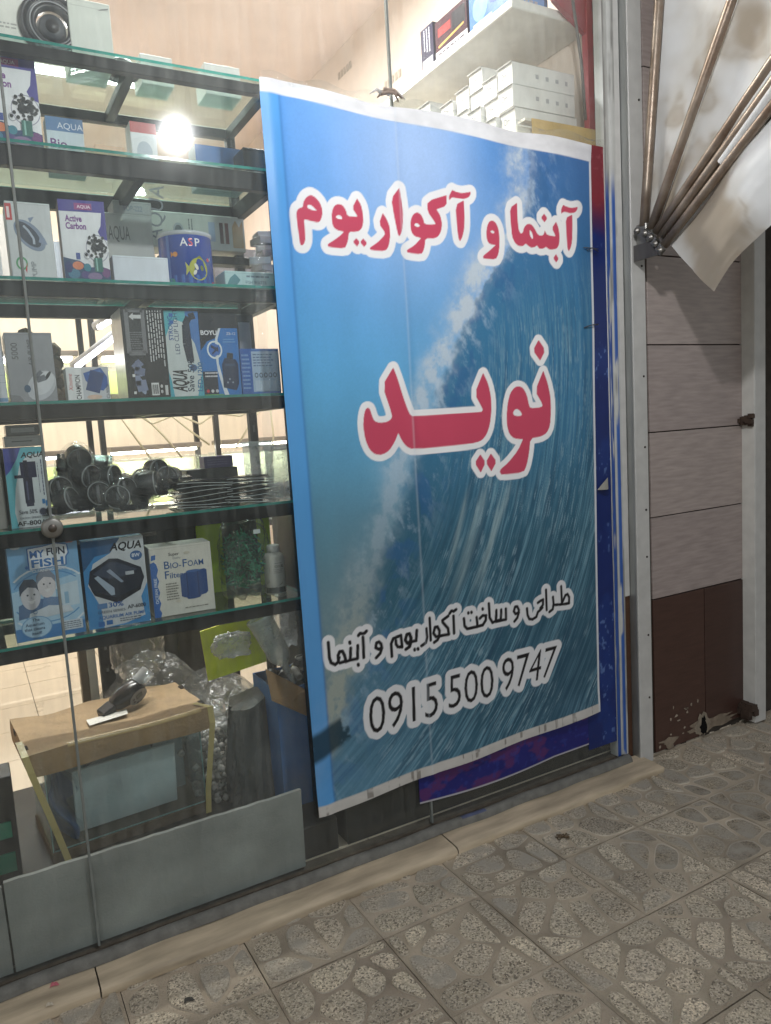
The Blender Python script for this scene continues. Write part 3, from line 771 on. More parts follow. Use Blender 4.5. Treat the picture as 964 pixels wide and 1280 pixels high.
dal = [(440+x/6.886, 440+y/6.886) for x, y in [(95, 640), (100, 550), (115, 490), (135, 480), (152, 490), (170, 550), (190, 595), (240, 612), (300, 602), (335, 578), (345, 545), (258, 290), (352, 132), (390, 230), (440, 390), (475, 490), (500, 545), (530, 555)]]
dal += [(560+x/6.4, 410+y/6.4) for x, y in [(128, 680), (265, 672), (275, 660), (275, 645), (210, 528), (277, 358), (320, 450), (343, 560), (346, 660), (335, 770), (310, 850), (270, 900), (220, 918), (128, 932)]]
dal += [(440+x/6.886, 440+y/6.886) for x, y in [(520, 838), (470, 815), (430, 765), (397, 697), (370, 770), (320, 850), (260, 885), (200, 883), (150, 840), (115, 760)]]
t4 = closed_edges([BX(*k) for k in smooth_closed(dal, 1)])
t4 += glyphs(Z5, [
 [(467, 700), (475, 600), (495, 520), (530, 475), (565, 465), (600, 480), (630, 535), (648, 620), (660, 642), (745, 635), (758, 615), (695, 505), (760, 340), (795, 440), (818, 550), (822, 660), (815, 780), (790, 840), (740, 870), (660, 882), (650, 1000), (630, 1100), (605, 1155), (430, 1175), (415, 1155), (420, 1130), (480, 1080), (560, 980), (600, 890), (530, 885), (490, 850), (470, 780)],
 [(517, 680), (530, 655), (550, 647), (575, 662), (592, 690), (585, 702), (555, 705), (528, 700)],
 [(722, 95), (777, 178), (735, 262), (677, 180)], [(258, 1010), (302, 1075), (262, 1158), (212, 1080)], [(343, 1003), (390, 1068), (348, 1147), (302, 1075)]])
commit([(t1, .024, RED, None), (t2, .024, RED, None), (t3, .024, RED, None), (t4, .0215, RED, None)])
Z6, Z7, Z8 = (395, 770, 7.712), (500, 745, 7.415), (610, 715, 8.383)
k1 = stroke_edges(Z6, [
 [(117, 255), (128, 400), (145, 450), (185, 468), (212, 445), (222, 400)], [(216, 440), (212, 380), (228, 342), (255, 340), (275, 380), (288, 435), (230, 452)],
 [(285, 440), (330, 425), (334, 310)], [(330, 425), (400, 410), (402, 285)], [(325, 250), (328, 262)], [(406, 465), (409, 475)],
 [(452, 205), (458, 300), (460, 400)], [(408, 188), (425, 166), (445, 170), (468, 165), (486, 145)],
 [(632, 310), (605, 320), (575, 305), (582, 260), (605, 248), (628, 270), (634, 310), (618, 360), (580, 402)],
 [(732, 390), (724, 270), (745, 218), (820, 186), (832, 300), (790, 298), (772, 270), (770, 235)],
 [(910, 250), (880, 262), (862, 228), (875, 180), (902, 170), (914, 210), (910, 260), (898, 300), (868, 322)]])
k2 = stroke_edges(Z7, [
 [(105, 425), (75, 440), (50, 412), (65, 358), (90, 352), (106, 390), (104, 430), (92, 470), (58, 494)], [(104, 425), (150, 415), (155, 318)],
 [(137, 494), (138, 501)], [(167, 487), (169, 494)], [(240, 300), (248, 380), (235, 430), (198, 460)], [(272, 205), (284, 408)],
 [(366, 370), (335, 378), (310, 345), (325, 288), (348, 285), (366, 320), (366, 372), (348, 408), (318, 430)], [(364, 372), (455, 355), (446, 300), (398, 245), (395, 225), (448, 186)],
 [(497, 185), (503, 345)], [(462, 162), (478, 138), (500, 142), (523, 125)],
 [(594, 210), (602, 280), (625, 304), (720, 285), (712, 198)], [(635, 156), (636, 160)], [(664, 150), (665, 154)],
 [(715, 285), (768, 270), (796, 225), (798, 180)], [(742, 208), (768, 182), (800, 182)], [(768, 118), (769, 124)],
 [(825, 70), (832, 200), (858, 246), (890, 232), (894, 145)], [(890, 232), (925, 224)]])
k3 = stroke_edges(Z8, [
 [(85, 518), (90, 400)], [(82, 520), (135, 508), (140, 395)], [(135, 508), (190, 498), (188, 385)],
 [(325, 425), (290, 440), (272, 412), (285, 366), (308, 362), (325, 400), (322, 430), (308, 480), (278, 518)],
 [(408, 382), (414, 450), (432, 492), (465, 495), (505, 470), (522, 418), (545, 400), (570, 372)], [(522, 322), (545, 305), (578, 288), (575, 345), (548, 378)],
 [(608, 187), (616, 398)], [(682, 262), (688, 335), (680, 390), (645, 418)], [(686, 345), (770, 340), (850, 328), (852, 265), (835, 232), (812, 244), (775, 330)], [(768, 150), (776, 338)]])
DK = (26, 24, 28)
commit([(k1, .0185, DK, .0058), (k2, .0185, DK, .0058), (k3, .0185, DK, .0056)])
def word_edges(st, quad):
    v, f = font_tris(st, -.006); cnt = {}
    for q in f:
        for a, b_ in zip(q, q[1:]+q[:1]):
            k = (min(a, b_), max(a, b_)); cnt[k] = cnt.get(k, 0)+1
    v = v.copy(); v[:, 0] /= v[:, 0].max(); v[:, 1] = (v[:, 1]-v[:, 1].min())/(v[:, 1].max()-v[:, 1].min())
    bl, br, tr, tl = [BX(440+x/3.443, 790+y/3.443) for x, y in quad]
    q = [(1-b_)*((1-a)*bl+a*br)+b_*((1-a)*tl+a*tr) for a, b_ in v]
    return [(q[a], q[b_]) for (a, b_), c in cnt.items() if c == 1]
n1 = word_edges('0915', [(76, 444), (372, 356), (368, 208), (72, 285)])
n2 = word_edges('500', [(416, 332), (610, 275), (608, 138), (418, 190)])
n3 = word_edges('9747', [(648, 258), (862, 186), (884, 56), (645, 116)])
commit([(n1, .0235, DK, None), (n2, .0235, DK, None), (n3, .0235, DK, None)])
# hems: white top and bottom margins, pale blue left hem, thin white right edge, torn corner
mt_ = (TLc[1]*(1-S_)+TRc[1]*S_-GZb); mb_ = GZb-(BLc[1]*(1-S_)+BRc[1]*S_)
ml_ = S_*wB; mr_ = (1-S_)*wB
img = mixc(img, L3((92, 168, 236)), sstep(.062, .055, ml_)*.8)
img = mixc(img, L3((60, 120, 190)), np.exp(-((ml_-.06)/.005)**2)*.5)
crease = (fbm(S_*90, T_*0+2, 3, 5) > .66)*sstep(.35, .6, fbm(S_*40, GZb*60, 2, 6))
dirt = .82+.25*fbm(GXb*20, GZb*40, 4, 8)
img = mixc(img, L3((232, 232, 236))*1.0, sstep(.040+.022*S_, .036+.022*S_, mt_)*sstep(.0, .02, S_+.02))
img = mixc(img, L3((214, 210, 204)), sstep(.038, .034, mb_)*sstep(.25, .45, S_+1))
img = mixc(img, L3((120, 112, 104)), crease*sstep(.038, .034, mb_)*.7)
img = mixc(img, L3((226, 228, 232)), sstep(.012, .009, mr_))
tx, tz = BX(410, 925); tear = sstep(.11, .085, np.abs(GXb-tx)+.25*np.abs(GZb-tz)+.05*fbm(GXb*60, GZb*60, 3, 3))*sstep(.06, .035, np.abs(GZb-tz-(GXb-tx)*.35))
img = mixc(img, L3((30, 58, 72)), tear*.9)
edge = (mt_ < .041+.022*S_) | (mb_ < .038)
img = np.where(edge[..., None], img*dirt[..., None], img)
joint_glow = np.exp(-((GXb-J2)/.004)**2); img = mixc(img, L3((220, 230, 240)), joint_glow*.22)  # pale line paints light coming through at the glass joint behind
img = np.clip(img, 0, 1)

# geometry: sagging sheet, lightly wrinkled, with a thin turned edge
yw = YBAN + .012*(fbm(GXb*3.0, GZb*1.1, 3, 12)-.5) - .004*np.exp(-((GXb-J2)/.02)**2)*sstep(1, .3, T_) - .006*np.exp(-((ml_-.03)/.03)**2)
yw = yw - .012*sstep(.12, 0, mb_)*(.5+.5*np.sin(S_*16)) - .006*sstep(.06, 0, mt_)*(.5+.5*np.sin(S_*30+2))
zw = GZb + .006*np.sin(S_*math.pi*5)*sstep(.1, 0, mt_)
me = bpy.data.meshes.new('banner_sheet')
co = np.stack([GXb, np.minimum(yw, -.009), zw], -1).reshape(-1, 3).astype(np.float32)
nq = (NU-1)*(NV-1)
jj, ii = np.meshgrid(np.arange(NV-1), np.arange(NU-1), indexing='ij'); base = (jj*NU+ii).ravel()
quads = np.stack([base, base+1, base+NU+1, base+NU], 1).astype(np.int32)
me.vertices.add(len(co)); me.vertices.foreach_set('co', co.ravel())
me.loops.add(nq*4); me.loops.foreach_set('vertex_index', quads.ravel())
me.polygons.add(nq); me.polygons.foreach_set('loop_start', np.arange(nq, dtype=np.int32)*4)
me.polygons.foreach_set('use_smooth', np.ones(nq, bool))
me.update(calc_edges=True); me.validate()
at = me.attributes.new('Col', 'FLOAT_COLOR', 'POINT')
at.data.foreach_set('color', np.concatenate([img.reshape(-1, 3), np.ones((NU*NV, 1))], 1).astype(np.float32).ravel())
me.materials.append(MATS['banner_print'])
ban = thing('shop_banner', 'large blue printed sheet with a breaking wave, red Persian lettering and a phone number', 'banner', (float(BLc[0]), YBAN, float(BLc[1])))
o = bpy.data.objects.new('printed_sheet', me); COL.objects.link(o); o.parent = ban; o.location = (-float(BLc[0]), -YBAN, -float(BLc[1]))
def wr(mb, name, parent, org): return mb.build(name, parent, org, loc=(0, 0, 0))
def sub(mb, name, th_):      # part given in world coordinates under an unrotated thing
    L_ = th_.location
    return mb.build(name, th_, (L_.x, L_.y, L_.z), loc=(0, 0, 0))
# rolled knot, ties and tape at the top edge
q = MB(); rr = random.Random(4)
kp = P(478, 118, 1, -.03)
for k in range(7):
    a = kp+np.array([rr.uniform(-.02, .02), rr.uniform(-.012, .006), rr.uniform(-.008, .012)])
    b_ = a+np.array([rr.uniform(-.07, .09), rr.uniform(-.01, .01), rr.uniform(-.03, .012)])
    q.tube([a, (a+b_)/2+np.array([0, -.01, .008]), b_], [.007, .005, .002], (176, 158, 146) if k % 3 else (226, 222, 218), 'canvas', 7)
sub(q, 'knot', ban)
rr = random.Random(14)
for v in (312, 408):
    p = P(738, v, 1, -.024); q = MB()
    for k in range(3):
        q.tube([p+np.array([-.03+rr.uniform(-.01, .01), -.004, rr.uniform(-.01, .01)]), p+np.array([0, -.01, .004]), p+np.array([.04, -.002, rr.uniform(-.012, .012)])], .0018, (70, 70, 76), 'plastic', 5)
    sub(q, 'wire_tie', ban)
# clear tape holding the left edge
q = MB()
def tapef(s_, t_):
    p = P(322+26*t_+14*s_*(1-.3*t_)-6, 300+470*t_, 1, -.012)
    return (p[0]+.002*math.sin(t_*60), -.0095-.003*math.sin(t_*90+s_*5)*(.5+.5*math.sin(t_*23)), p[2])
q.grid(6, 120, tapef, (220, 220, 220), 'film', True)
sub(q, 'clear_tape', ban)
# twisted tape along the top edge
q = MB()
def topf(s_, t_):
    p = P(326+428*s_, 88+86*s_, 1, -.016)
    return (p[0], -.016-.006*math.sin(t_*3.1)*(1+.5*math.sin(s_*70)), p[2]-.035*t_*(1+.25*math.sin(s_*31))+.008*math.sin(s_*44)*(t_ < .3))
q.grid(140, 5, topf, (206, 200, 192), 'film', True)
sub(q, 'tape_strip', ban)

# old blue vinyl sheet showing right of and below the banner
def vin_col(s_, t_, top=True):
    return None
vy = -.0078
vin = thing('blue_vinyl_sheet', 'older dark blue and purple vinyl sheet stuck on the glass behind the banner edge', 'vinyl sheet', (2.2, vy, .1))
za, zt2 = .12, P(757, 184, 1, vy)[2]
def vc(s_, t_, x, y, z):
    n_ = fbm(x*9, z*6, 4, 2); n2 = fbm(x*70, z*45, 3, 5); d_ = zt2-z
    c = np.zeros(s_.shape+(3,))+L3((18, 40, 104)); c = mixc(c, L3((24, 52, 120)), sstep(.5, .7, n_))
    c = mixc(c, L3((110, 140, 196)), sstep(.66, .78, n2)*sstep(.45, .65, n_)*.6)
    c = mixc(c, L3((72, 34, 80)), sstep(.36, .26, d_+.14*(n_-.5))); c = mixc(c, L3((126, 36, 50)), sstep(.27, .17, d_+.12*(n_-.5)))
    return mixc(c, L3((160, 90, 96)), sstep(.62, .75, n2)*sstep(.25, .15, d_)*.5)
sheet('side_strip', lambda s_, t_: (xa-.16+.159*s_, vy-.0008*np.sin(t_*30), za+(zt2-za)*t_), 60, 700, vc, 'vinyl', vin)
bl1 = P(525, 1006, 1, vy); xl_ = bl1[0]
def lowf(s_, t_):
    x = xl_+(xa-.161-xl_)*s_
    zlo = bl1[2]-.016*np.sin(np.minimum(1, s_*1.3)*math.pi)+.004*s_
    return (x, vy-.0006-.004*(1-t_)*np.sin(s_*3), zlo+(.36-zlo)*t_)
def lc(s_, t_, x, y, z):
    n_ = fbm(x*13, z*22, 4, 22); n2 = fbm(x*60, z*60, 3, 25)
    c = np.zeros(s_.shape+(3,))+L3((30, 34, 112)); c = mixc(c, L3((92, 46, 100)), sstep(.50, .62, n_)*.8); c = mixc(c, L3((44, 60, 140)), sstep(.6, .7, n2)*.5)
    return mixc(c, L3((176, 172, 180)), sstep(.035, .02, t_))
sheet('lower_strip', lowf, 340, 90, lc, 'vinyl', vin)
q = MB(); p = P(752, 608, 1, -.012)
q.grid(6, 5, lambda s_, t_: (p[0]-.03+.060*s_, -.014-.02*(1-t_)*math.sin(s_*3), p[2]-.012+.045*t_*s_), (150, 146, 136), 'vinyl', True)
sub(q, 'peeling_flap', vin)

# ================================================================== FOLDING CANOPY
m_ = mat('rusty_steel', .38, metal=.55, nscale=16, namt=.2, bump=.1, bscale=60); n_ = m_.node_tree
b_ = n_.nodes['Principled BSDF']; src = b_.inputs['Base Color'].links[0].from_socket
nz = n_.nodes.new('ShaderNodeTexNoise'); nz.inputs['Scale'].default_value = 7; nz.inputs['Detail'].default_value = 9; nz.inputs['Roughness'].default_value = .7
tc = n_.nodes.new('ShaderNodeTexCoord'); n_.links.new(tc.outputs['Object'], nz.inputs['Vector'])
mr = n_.nodes.new('ShaderNodeMapRange'); mr.inputs[1].default_value = .44; mr.inputs[2].default_value = .72; n_.links.new(nz.outputs['Fac'], mr.inputs[0])
mx = n_.nodes.new('ShaderNodeMix'); mx.data_type = 'RGBA'; n_.links.new(mr.outputs[0], mx.inputs[0]); n_.links.new(src, mx.inputs[6]); mx.inputs[7].default_value = (.15, .085, .05, 1)
n_.links.new(mx.outputs[2], b_.inputs['Base Color'])
XA = 2.40
can = thing('folding_canopy', 'folding canopy of stained white canvas on rusty steel ribs above the tiled pillar', 'canopy', (XA, 0, 2.15))
ribs_px = [((805, 283), (824, 0)), ((815, 286), (916, 0)), ((822, 291), (964, 82)), ((828, 299), (964, 110)), ((834, 307), (964, 139))]
RL = 1.38; rib = []
for a, c in ribs_px:
    A, C_ = P(*a, 0, XA), P(*c, 0, XA); d = (C_-A)/np.linalg.norm(C_-A); rib.append((A, d))
RUST = (150, 136, 122)
for i, (A, d) in enumerate(rib):
    q = MB(); xs = -.004*i
    e = A+d*RL
    pts = [A+np.array([xs, 0, 0])+d*RL*t for t in np.linspace(0, .96, 10)]
    pts += [e+np.array([.03, 0, 0]), e+np.array([.08, 0, 0]), e+np.array([2.0, 0, 0])]
    q.tube(pts, .0175 if i < 4 else .0165, RUST, 'rusty_steel', 14); sub(q, 'rib', can)
fx = XA+.030
def stain_np(k):
    def f(s_, t_, x, y, z):
        a = fbm(y*2.6+k, z*2.2, 5, 31); c_ = fbm(y*9+k, z*9, 4, 37)
        c = np.zeros(s_.shape+(3,))+L3((234, 234, 233)); c = mixc(c, L3((210, 205, 196)), sstep(.50, .62, a)*.7)
        ring = np.exp(-((a-.61)/.016)**2); c = mixc(c, L3((168, 152, 130)), ring*.45*sstep(.35, .6, c_)); c = mixc(c, L3((166, 148, 124)), sstep(.60, .70, a+.10*(c_-.5))*.75)
        return c*(0.93+.12*c_)[..., None]
    return f
for i in range(4):
    (A, d), (B, e) = rib[i], rib[i+1]; sag = .07 if i < 2 else .03
    def fb(s_, t_, A=A, d=d, B=B, e=e, sag=sag, i=i):
        p = [(1-s_)*(A[k]+d[k]*RL*t_)+s_*(B[k]+e[k]*RL*t_) for k in range(3)]
        wr_ = .012*np.sin(t_*13+s_*5+i)*np.sin(math.pi*s_)+.010*(fbm(s_*3+i, t_*4, 3, 77)-.5)*t_*4*np.sin(math.pi*s_)
        x = fx-.004*i+sag*np.sin(math.pi*s_)*t_+wr_
        if i == 2: x = fx-.045*np.sin(math.pi*s_)*np.minimum(1, t_*3)
        return (x, p[1], p[2])
    sheet('side_panel', fb, 40, 160, stain_np(i*.37), 'canvas', can)
A, d = rib[4]
c1 = P(884, 364, 0, XA); c0 = P(838, 306, 0, XA); c2 = P(964, 268, 0, XA); c3 = P(964, 146, 0, XA)
dir2 = (c2-c1)/np.linalg.norm(c2-c1); far1 = c0+(c3-c0)/np.linalg.norm(c3-c0)*RL; far2 = c1+dir2*(RL-.12)
def flap(s_, t_):
    p = [(1-s_)*(c0[k]+(far1[k]-c0[k])*t_)+s_*(c1[k]+(far2[k]-c1[k])*t_) for k in range(3)]
    bulge = -.05*np.sin(math.pi*s_)*(1-t_)**3
    wr_ = .012*np.sin(t_*18+s_*3)+.02*(fbm(s_*3, t_*6, 3, 79)-.5)
    return (fx-.03+.045*s_-.03*np.sin(math.pi*s_)*(.4+.6*t_)+wr_, p[1]+bulge*.3+.012*np.sin(t_*9)*s_**3, p[2]+bulge*.5+.01*np.sin(t_*14)*s_**3)
sheet('valance', flap, 60, 160, stain_np(9), 'canvas', can)
def roll(s_, t_):
    A, d = rib[3]; B, e = rib[4]; s_ = s_*.9; t_ = .24+t_*.76
    p = [(1-s_)*(A[k]+d[k]*RL*t_)+s_*(B[k]+e[k]*RL*t_) for k in range(3)]; k_ = np.minimum(1, t_*2.2)
    return (XA-.012-.035*np.sin(math.pi*np.minimum(1, s_*1.1))*k_, p[1], p[2]-.01*k_)
sheet('folded_canvas', roll, 16, 120, stain_np(4), 'canvas', can)
q = MB()
for i in range(4):
    (A, d), (B, e) = rib[i], rib[i+1]; a, c = A+d*RL, B+e*RL
    q.grid(6, 8, lambda s_, t_: (fx+.03+2.0*s_, *( ((1-t_)*a+t_*c)[1:]+np.array([-.02*math.sin(math.pi*t_), .03*math.sin(math.pi*t_)]))), (222, 220, 214), 'canvas', True)
q.grid(6, 10, lambda s_, t_: (fx+.03+2.0*s_, *((rib[0][0]+rib[0][1]*RL)[1:]*(1-t_)+np.array([-.02, 3.6])*t_)), (222, 220, 214), 'canvas', True)
sub(q, 'top_canvas', can)
q = MB()
bp = [np.array([XA-.03, -.02, P(810, 300, 0, XA)[2]])]
pv2 = [A for A, d in rib]
strap = [np.array([XA-.034, p[1], p[2]-.02]) for p in pv2]
for a, c in zip(strap, strap[1:]):
    v = c-a; L = np.linalg.norm(v); v /= L; up = np.cross([1, 0, 0], v)
    pts = [a-v*.012-up*.014, c+v*.012-up*.014, c+v*.012+up*.014, a-v*.012+up*.014]
    n0 = q.add([p+np.array([-.004, 0, 0]) for p in pts]+[p+np.array([.006, 0, 0]) for p in pts])
    for f_ in ((0, 1, 2, 3), (7, 6, 5, 4), (0, 4, 5, 1), (1, 5, 6, 2), (2, 6, 7, 3), (3, 7, 4, 0)): q.face([n0+k for k in f_], lin((140, 138, 134)), 'steel')
for p in strap:
    q.lathe([(.0001, .011), (.006, .011), (.0065, .0065), (.0125, .006), (.013, .0), (.0001, 0)], (0, 0, 0), (150, 146, 140), 'steel', 14, M=Matrix.Translation(Vector(p)-Vector((.004, 0, 0))) @ Matrix.Rotation(R_(-90), 4, 'Y'))
zz = strap[0][2]
q.box((XA-.012, strap[0][1]-.02, zz-.075), (XA+.04, -.052, zz+.03), (160, 158, 152), 'steel', .003)
q.box((XA-.03, strap[-1][1]-.0, strap[-1][2]-.012), (XA-.022, -.055, zz-.05), (120, 116, 110), 'steel')
sub(q, 'wall_bracket', can)

# the lamp that lights the shop front (mirrored in the glass)
LP = np.array([1.0, -1.35, 2.86])
lamp = thing('hanging_bulb', 'bright round bulb hanging on a cord in front of the shop window', 'lamp', tuple(LP))
q = MB(); q.lathe([(.0001, -.052), (.02, -.048), (.038, -.034), (.05, -.01), (.052, .004), (.044, .028), (.028, .044), (.02, .055)], LP, (255, 250, 240), 'bulb_glow', 24); sub(q, 'bulb', lamp)
q = MB(); q.lathe([(.021, .054), (.024, .06), (.024, .11), (.012, .125), (.0001, .127)], LP, (40, 40, 42), 'plastic', 20); sub(q, 'socket', lamp)
q = MB(); q.tube([LP+np.array([0, 0, .12]), LP+np.array([0, 0, .62])], .004, (30, 30, 32), 'plastic', 6)
q.tube([(LP[0], -.03, LP[2]+.95), (LP[0], -.8, LP[2]+.75), (LP[0], LP[1], LP[2]+.62)], .012, (120, 118, 112), 'steel', 10); sub(q, 'cord_arm', lamp)

# ================================================================== DISPLAY RACK
YF = .08; DP = .40
rack = thing('display_rack', 'black steel display rack with glass shelves of fish tank goods behind the window', 'shelf rack', (.3, YF, .06))
def zsh(a, c): return (P(*a, 1, YF)[2]+P(*c, 1, YF)[2])/2
ZS = [zsh((0, 48), (325, 98)), zsh((0, 171), (335, 215)), zsh((0, 345), (345, 359)), zsh((0, 505), (357, 490)), zsh((0, 668), (365, 622)), zsh((0, 814), (365, 744))]
RX0, RX1 = -.42, .955
BK = (11, 11, 12)
q = MB()
for i, z in enumerate(ZS):
    hh = .040 if i else .03
    if i == 1: hh = .055
    for (y0, y1) in ((YF, YF+.03), (YF+DP-.03, YF+DP)):
        q.box((RX0+.03, y0+.001, z-hh-.009), (RX1-.03, y1-.001, z-.0085), BK, 'black_metal', .0015)
    for x in (RX0+.001, .02, .52, RX1-.031):
        q.box((x, YF+.0305, z-hh-.007), (x+.028, YF+DP-.0305, z-.010), BK, 'black_metal', .0015)
mat('black_metal', .5, nscale=40, namt=.3, spec=.25)
sub(q, 'frame', rack)
for x in (RX0, RX1-.03):
    for y in (YF, YF+DP-.03):
        q = MB(); q.box((x, y, .06), (x+.03, y+.03, ZS[0]-.0086), BK, 'black_metal', .0015)
        for k in range(24): q.box((x+.011, y-.0006, .2+k*.1), (x+.019, y+.001, .225+k*.1), (70, 70, 72), 'black_metal')
        sub(q, 'upright', rack)
mat('teal_edge', .15, nscale=50, namt=.2, transl=.3)
for i, z in enumerate(ZS):
    q = MB(); x0, x1, y0, y1 = RX0+.005, RX1-.002, YF-.012, YF+DP-.003
    n0 = q.add([(x0, y0, z-.008), (x1, y0, z-.008), (x1, y1, z-.008), (x0, y1, z-.008), (x0, y0, z), (x1, y0, z), (x1, y1, z), (x0, y1, z)])
    for f_, m2, c_ in (((0, 3, 2, 1), 'shelf_glass', (255, 255, 255)), ((4, 5, 6, 7), 'shelf_glass', (255, 255, 255)), ((0, 1, 5, 4), 'teal_edge', (44, 150, 138)), ((1, 2, 6, 5), 'teal_edge', (44, 150, 138)), ((2, 3, 7, 6), 'teal_edge', (44, 150, 138)), ((3, 0, 4, 7), 'teal_edge', (44, 150, 138))):
        q.face([n0+k for k in f_], lin(c_), m2)
    sub(q, 'glass_shelf', rack)
# glass back between the two top shelves, black back behind the bottom row
q = MB(); q.box((RX0+.031, YF+DP-.026, ZS[1]+.003), (RX1-.031, YF+DP-.020, ZS[0]-.045), (150, 170, 165), 'tank_glass'); sub(q, 'glass_back', rack)
q = MB(); q.box((RX0+.031, YF+DP-.028, ZS[5]+.003), (RX1-.031, YF+DP-.020, ZS[4]-.052), (26, 25, 26), 'paint_metal'); sub(q, 'black_back', rack)

# ------------------------------------------------------------------ goods: helper for printed cartons
def carton(name, label, cat, uL, uR, vB, vT, y, depth, zb, col, art=(), side=None, top=None, yr=None, m_='card', group=None, lean=0.0, zt=None, jit=0):
    a = P(uL, vB, 1, y); c = P(uR, vB, 1, yr if yr is not None else y)
    w_ = math.hypot(c[0]-a[0], c[1]-a[1]); rz = math.atan2(c[1]-a[1], c[0]-a[0])
    ztop = P((uL+uR)/2, vT, 1, y)[2] if zt is None else zt
    h_ = ztop-zb
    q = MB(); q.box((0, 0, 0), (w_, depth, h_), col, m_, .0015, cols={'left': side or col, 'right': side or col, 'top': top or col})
    # folded flap seams
    q.box((w_*.02, -.0002, h_-.006), (w_*.98, .0003, h_-.0054), tuple(int(k*.75) for k in col), m_)
    q.art(art, w_, h_, lambda x, y_, e: (x, -e-.0002, y_), m_)
    o = q.build(name); o.location = (a[0], a[1], zb+.0006); o.rotation_euler = (lean, 0, rz)
    tag(o, label, cat, group); o['w'] = w_; o['h'] = h_
    return o
W_ = (236, 238, 242); PUR = (70, 62, 150); NAV = (30, 40, 90)
ICO = [('rect', .28, .28, .37, .36, (70, 90, 160)), ('ring', .52, .33, .07, .045, .15, (150, 150, 160))]
ac = [('rect', 0, .86, 1, 1, PUR), ('poly', [(.62, .86), (1, .86), (1, .52), (.86, .56), (.80, .64), (.76, .80)], PUR), ('poly', [(.62, .86), (.92, .86), (.88, .70), (.80, .62), (.70, .56), (.55, .55)], W_),
      ('rect', .34, .885, .72, .965, (150, 60, 130)), ('txt', 'AQUA', .40, .905, .038, (240, 220, 235), {'bold': .02}),
      ('txt', 'Active', .12, .74, .075, (130, 70, 150), {'bold': .03, 'fit': .36}), ('txt', 'Carbon', .12, .65, .075, (130, 70, 150), {'bold': .03, 'fit': .44}),
      ('ell', .74, .40, .27, .19, (236, 236, 240)), ('ring', .76, .42, .25, .17, .06, (150, 150, 170))] + ICO
rr = random.Random(6)
for k in range(70): ac.append(('ell', .76+rr.gauss(0, .085), .45+rr.gauss(0, .055), .03, .02, rr.choice([(30, 32, 36), (48, 52, 54), (22, 24, 26)])))
ac += [('poly', [(0, 0), (1, 0), (1, .16), (.8, .2), (.55, .18), (.35, .26), (.15, .28), (0, .3)], (40, 70, 110)), ('ell', .30, .20, .12, .05, (220, 130, 90)), ('ell', .2, .1, .13, .06, (60, 120, 150)), ('ell', .45, .09, .1, .045, (80, 70, 130)),
       ('ell', .65, .07, .16, .05, (130, 110, 150)), ('ell', .1, .18, .08, .07, (40, 50, 110)), ('ell', .5, .18, .08, .05, (50, 130, 150)), ('ell', .9, .12, .09, .06, (110, 60, 120)), ('rect', .66, .13, .84, .3, (50, 110, 100)), ('rect', .70, .14, .73, .3, (140, 190, 180))]
ZT = [z for z in ZS]
# --- top of the rack
def plain(col2): return [('rect', .08, .1, .92, .12, col2), ('rect', .485, 0, .515, 1, tuple(int(k*.95) for k in col2))]
carton('carton', 'white carton at the left end of the rack top', 'box', -40, 38, 48, -30, .16, .2, ZS[0], (226, 226, 218), [('bars', .2, .3, .8, .4, 2, (170, 170, 165), 3)])
carton('carton', 'pale grey square carton on the rack top, right of the round black coil', 'box', 90, 142, 62, 2, .14, .16, ZS[0], (206, 210, 202), [('rect', .05, .88, .95, .885, (150, 150, 146)), ('poly', [(.7, .86), (.95, .9), (.97, .93), (.8, .9)], (130, 130, 128))])
coil = thing('hose_coil', 'round black coil of hose standing on the rack top between two cartons', 'hose coil', (0, 0, 0))
p = P(64, 22, 1, .16); c0 = np.array([p[0], .16, ZS[0]+.083]); coil.location = (c0[0], .16, ZS[0])
M_ = Matrix.Translation(Vector(c0)) @ Matrix.Rotation(R_(90), 4, 'X')
q = MB()
for r in (.078, .064, .05): q.lathe([(r-.009, .0), (r-.006, .012), (r, .018), (r+.006, .012), (r+.009, 0), (r, -.04), (r-.009, 0)], (0, 0, 0), (44, 46, 52), 'plastic', 40, M=M_)
q.lathe([(.0001, .006), (.03, .006), (.034, .0), (.04, -.02)], (0, 0, 0), (60, 64, 72), 'plastic', 32, M=M_)
q.lathe([(.0001, .012), (.017, .012), (.018, .006)], (0, 0, 0), (24, 24, 28), 'plastic', 24, M=M_)
sub(q, 'coil', coil)
q = MB(); q.lathe([(.056, .0175), (.058, .0195), (.060, .0175)], (0, 0, 0), (150, 152, 156), 'plastic', 40, M=M_); sub(q, 'rim', coil)
carton('small_carton', 'small white carton lying flat on the rack top near the banner corner', 'box', 256, 300, 95, 82, .22, .1, ZS[0], (224, 224, 218))
carton('small_carton', 'flat white carton on the rack top above the lit reflection', 'box', 176, 216, 85, 70, .22, .1, ZS[0], (220, 222, 216))
bk = MB(); p = P(150, 74, 1, .2); bk.lathe([(.0001, .05), (.025, .046), (.042, .03), (.05, .008), (.05, 0)], (p[0], .2, ZS[0]+.0006), (40, 42, 46), 'plastic', 24)
tag(bk.build('dome_cover', origin=(p[0], .2, ZS[0])), 'dark domed cover beside the flat white cartons on the rack top', 'cover')
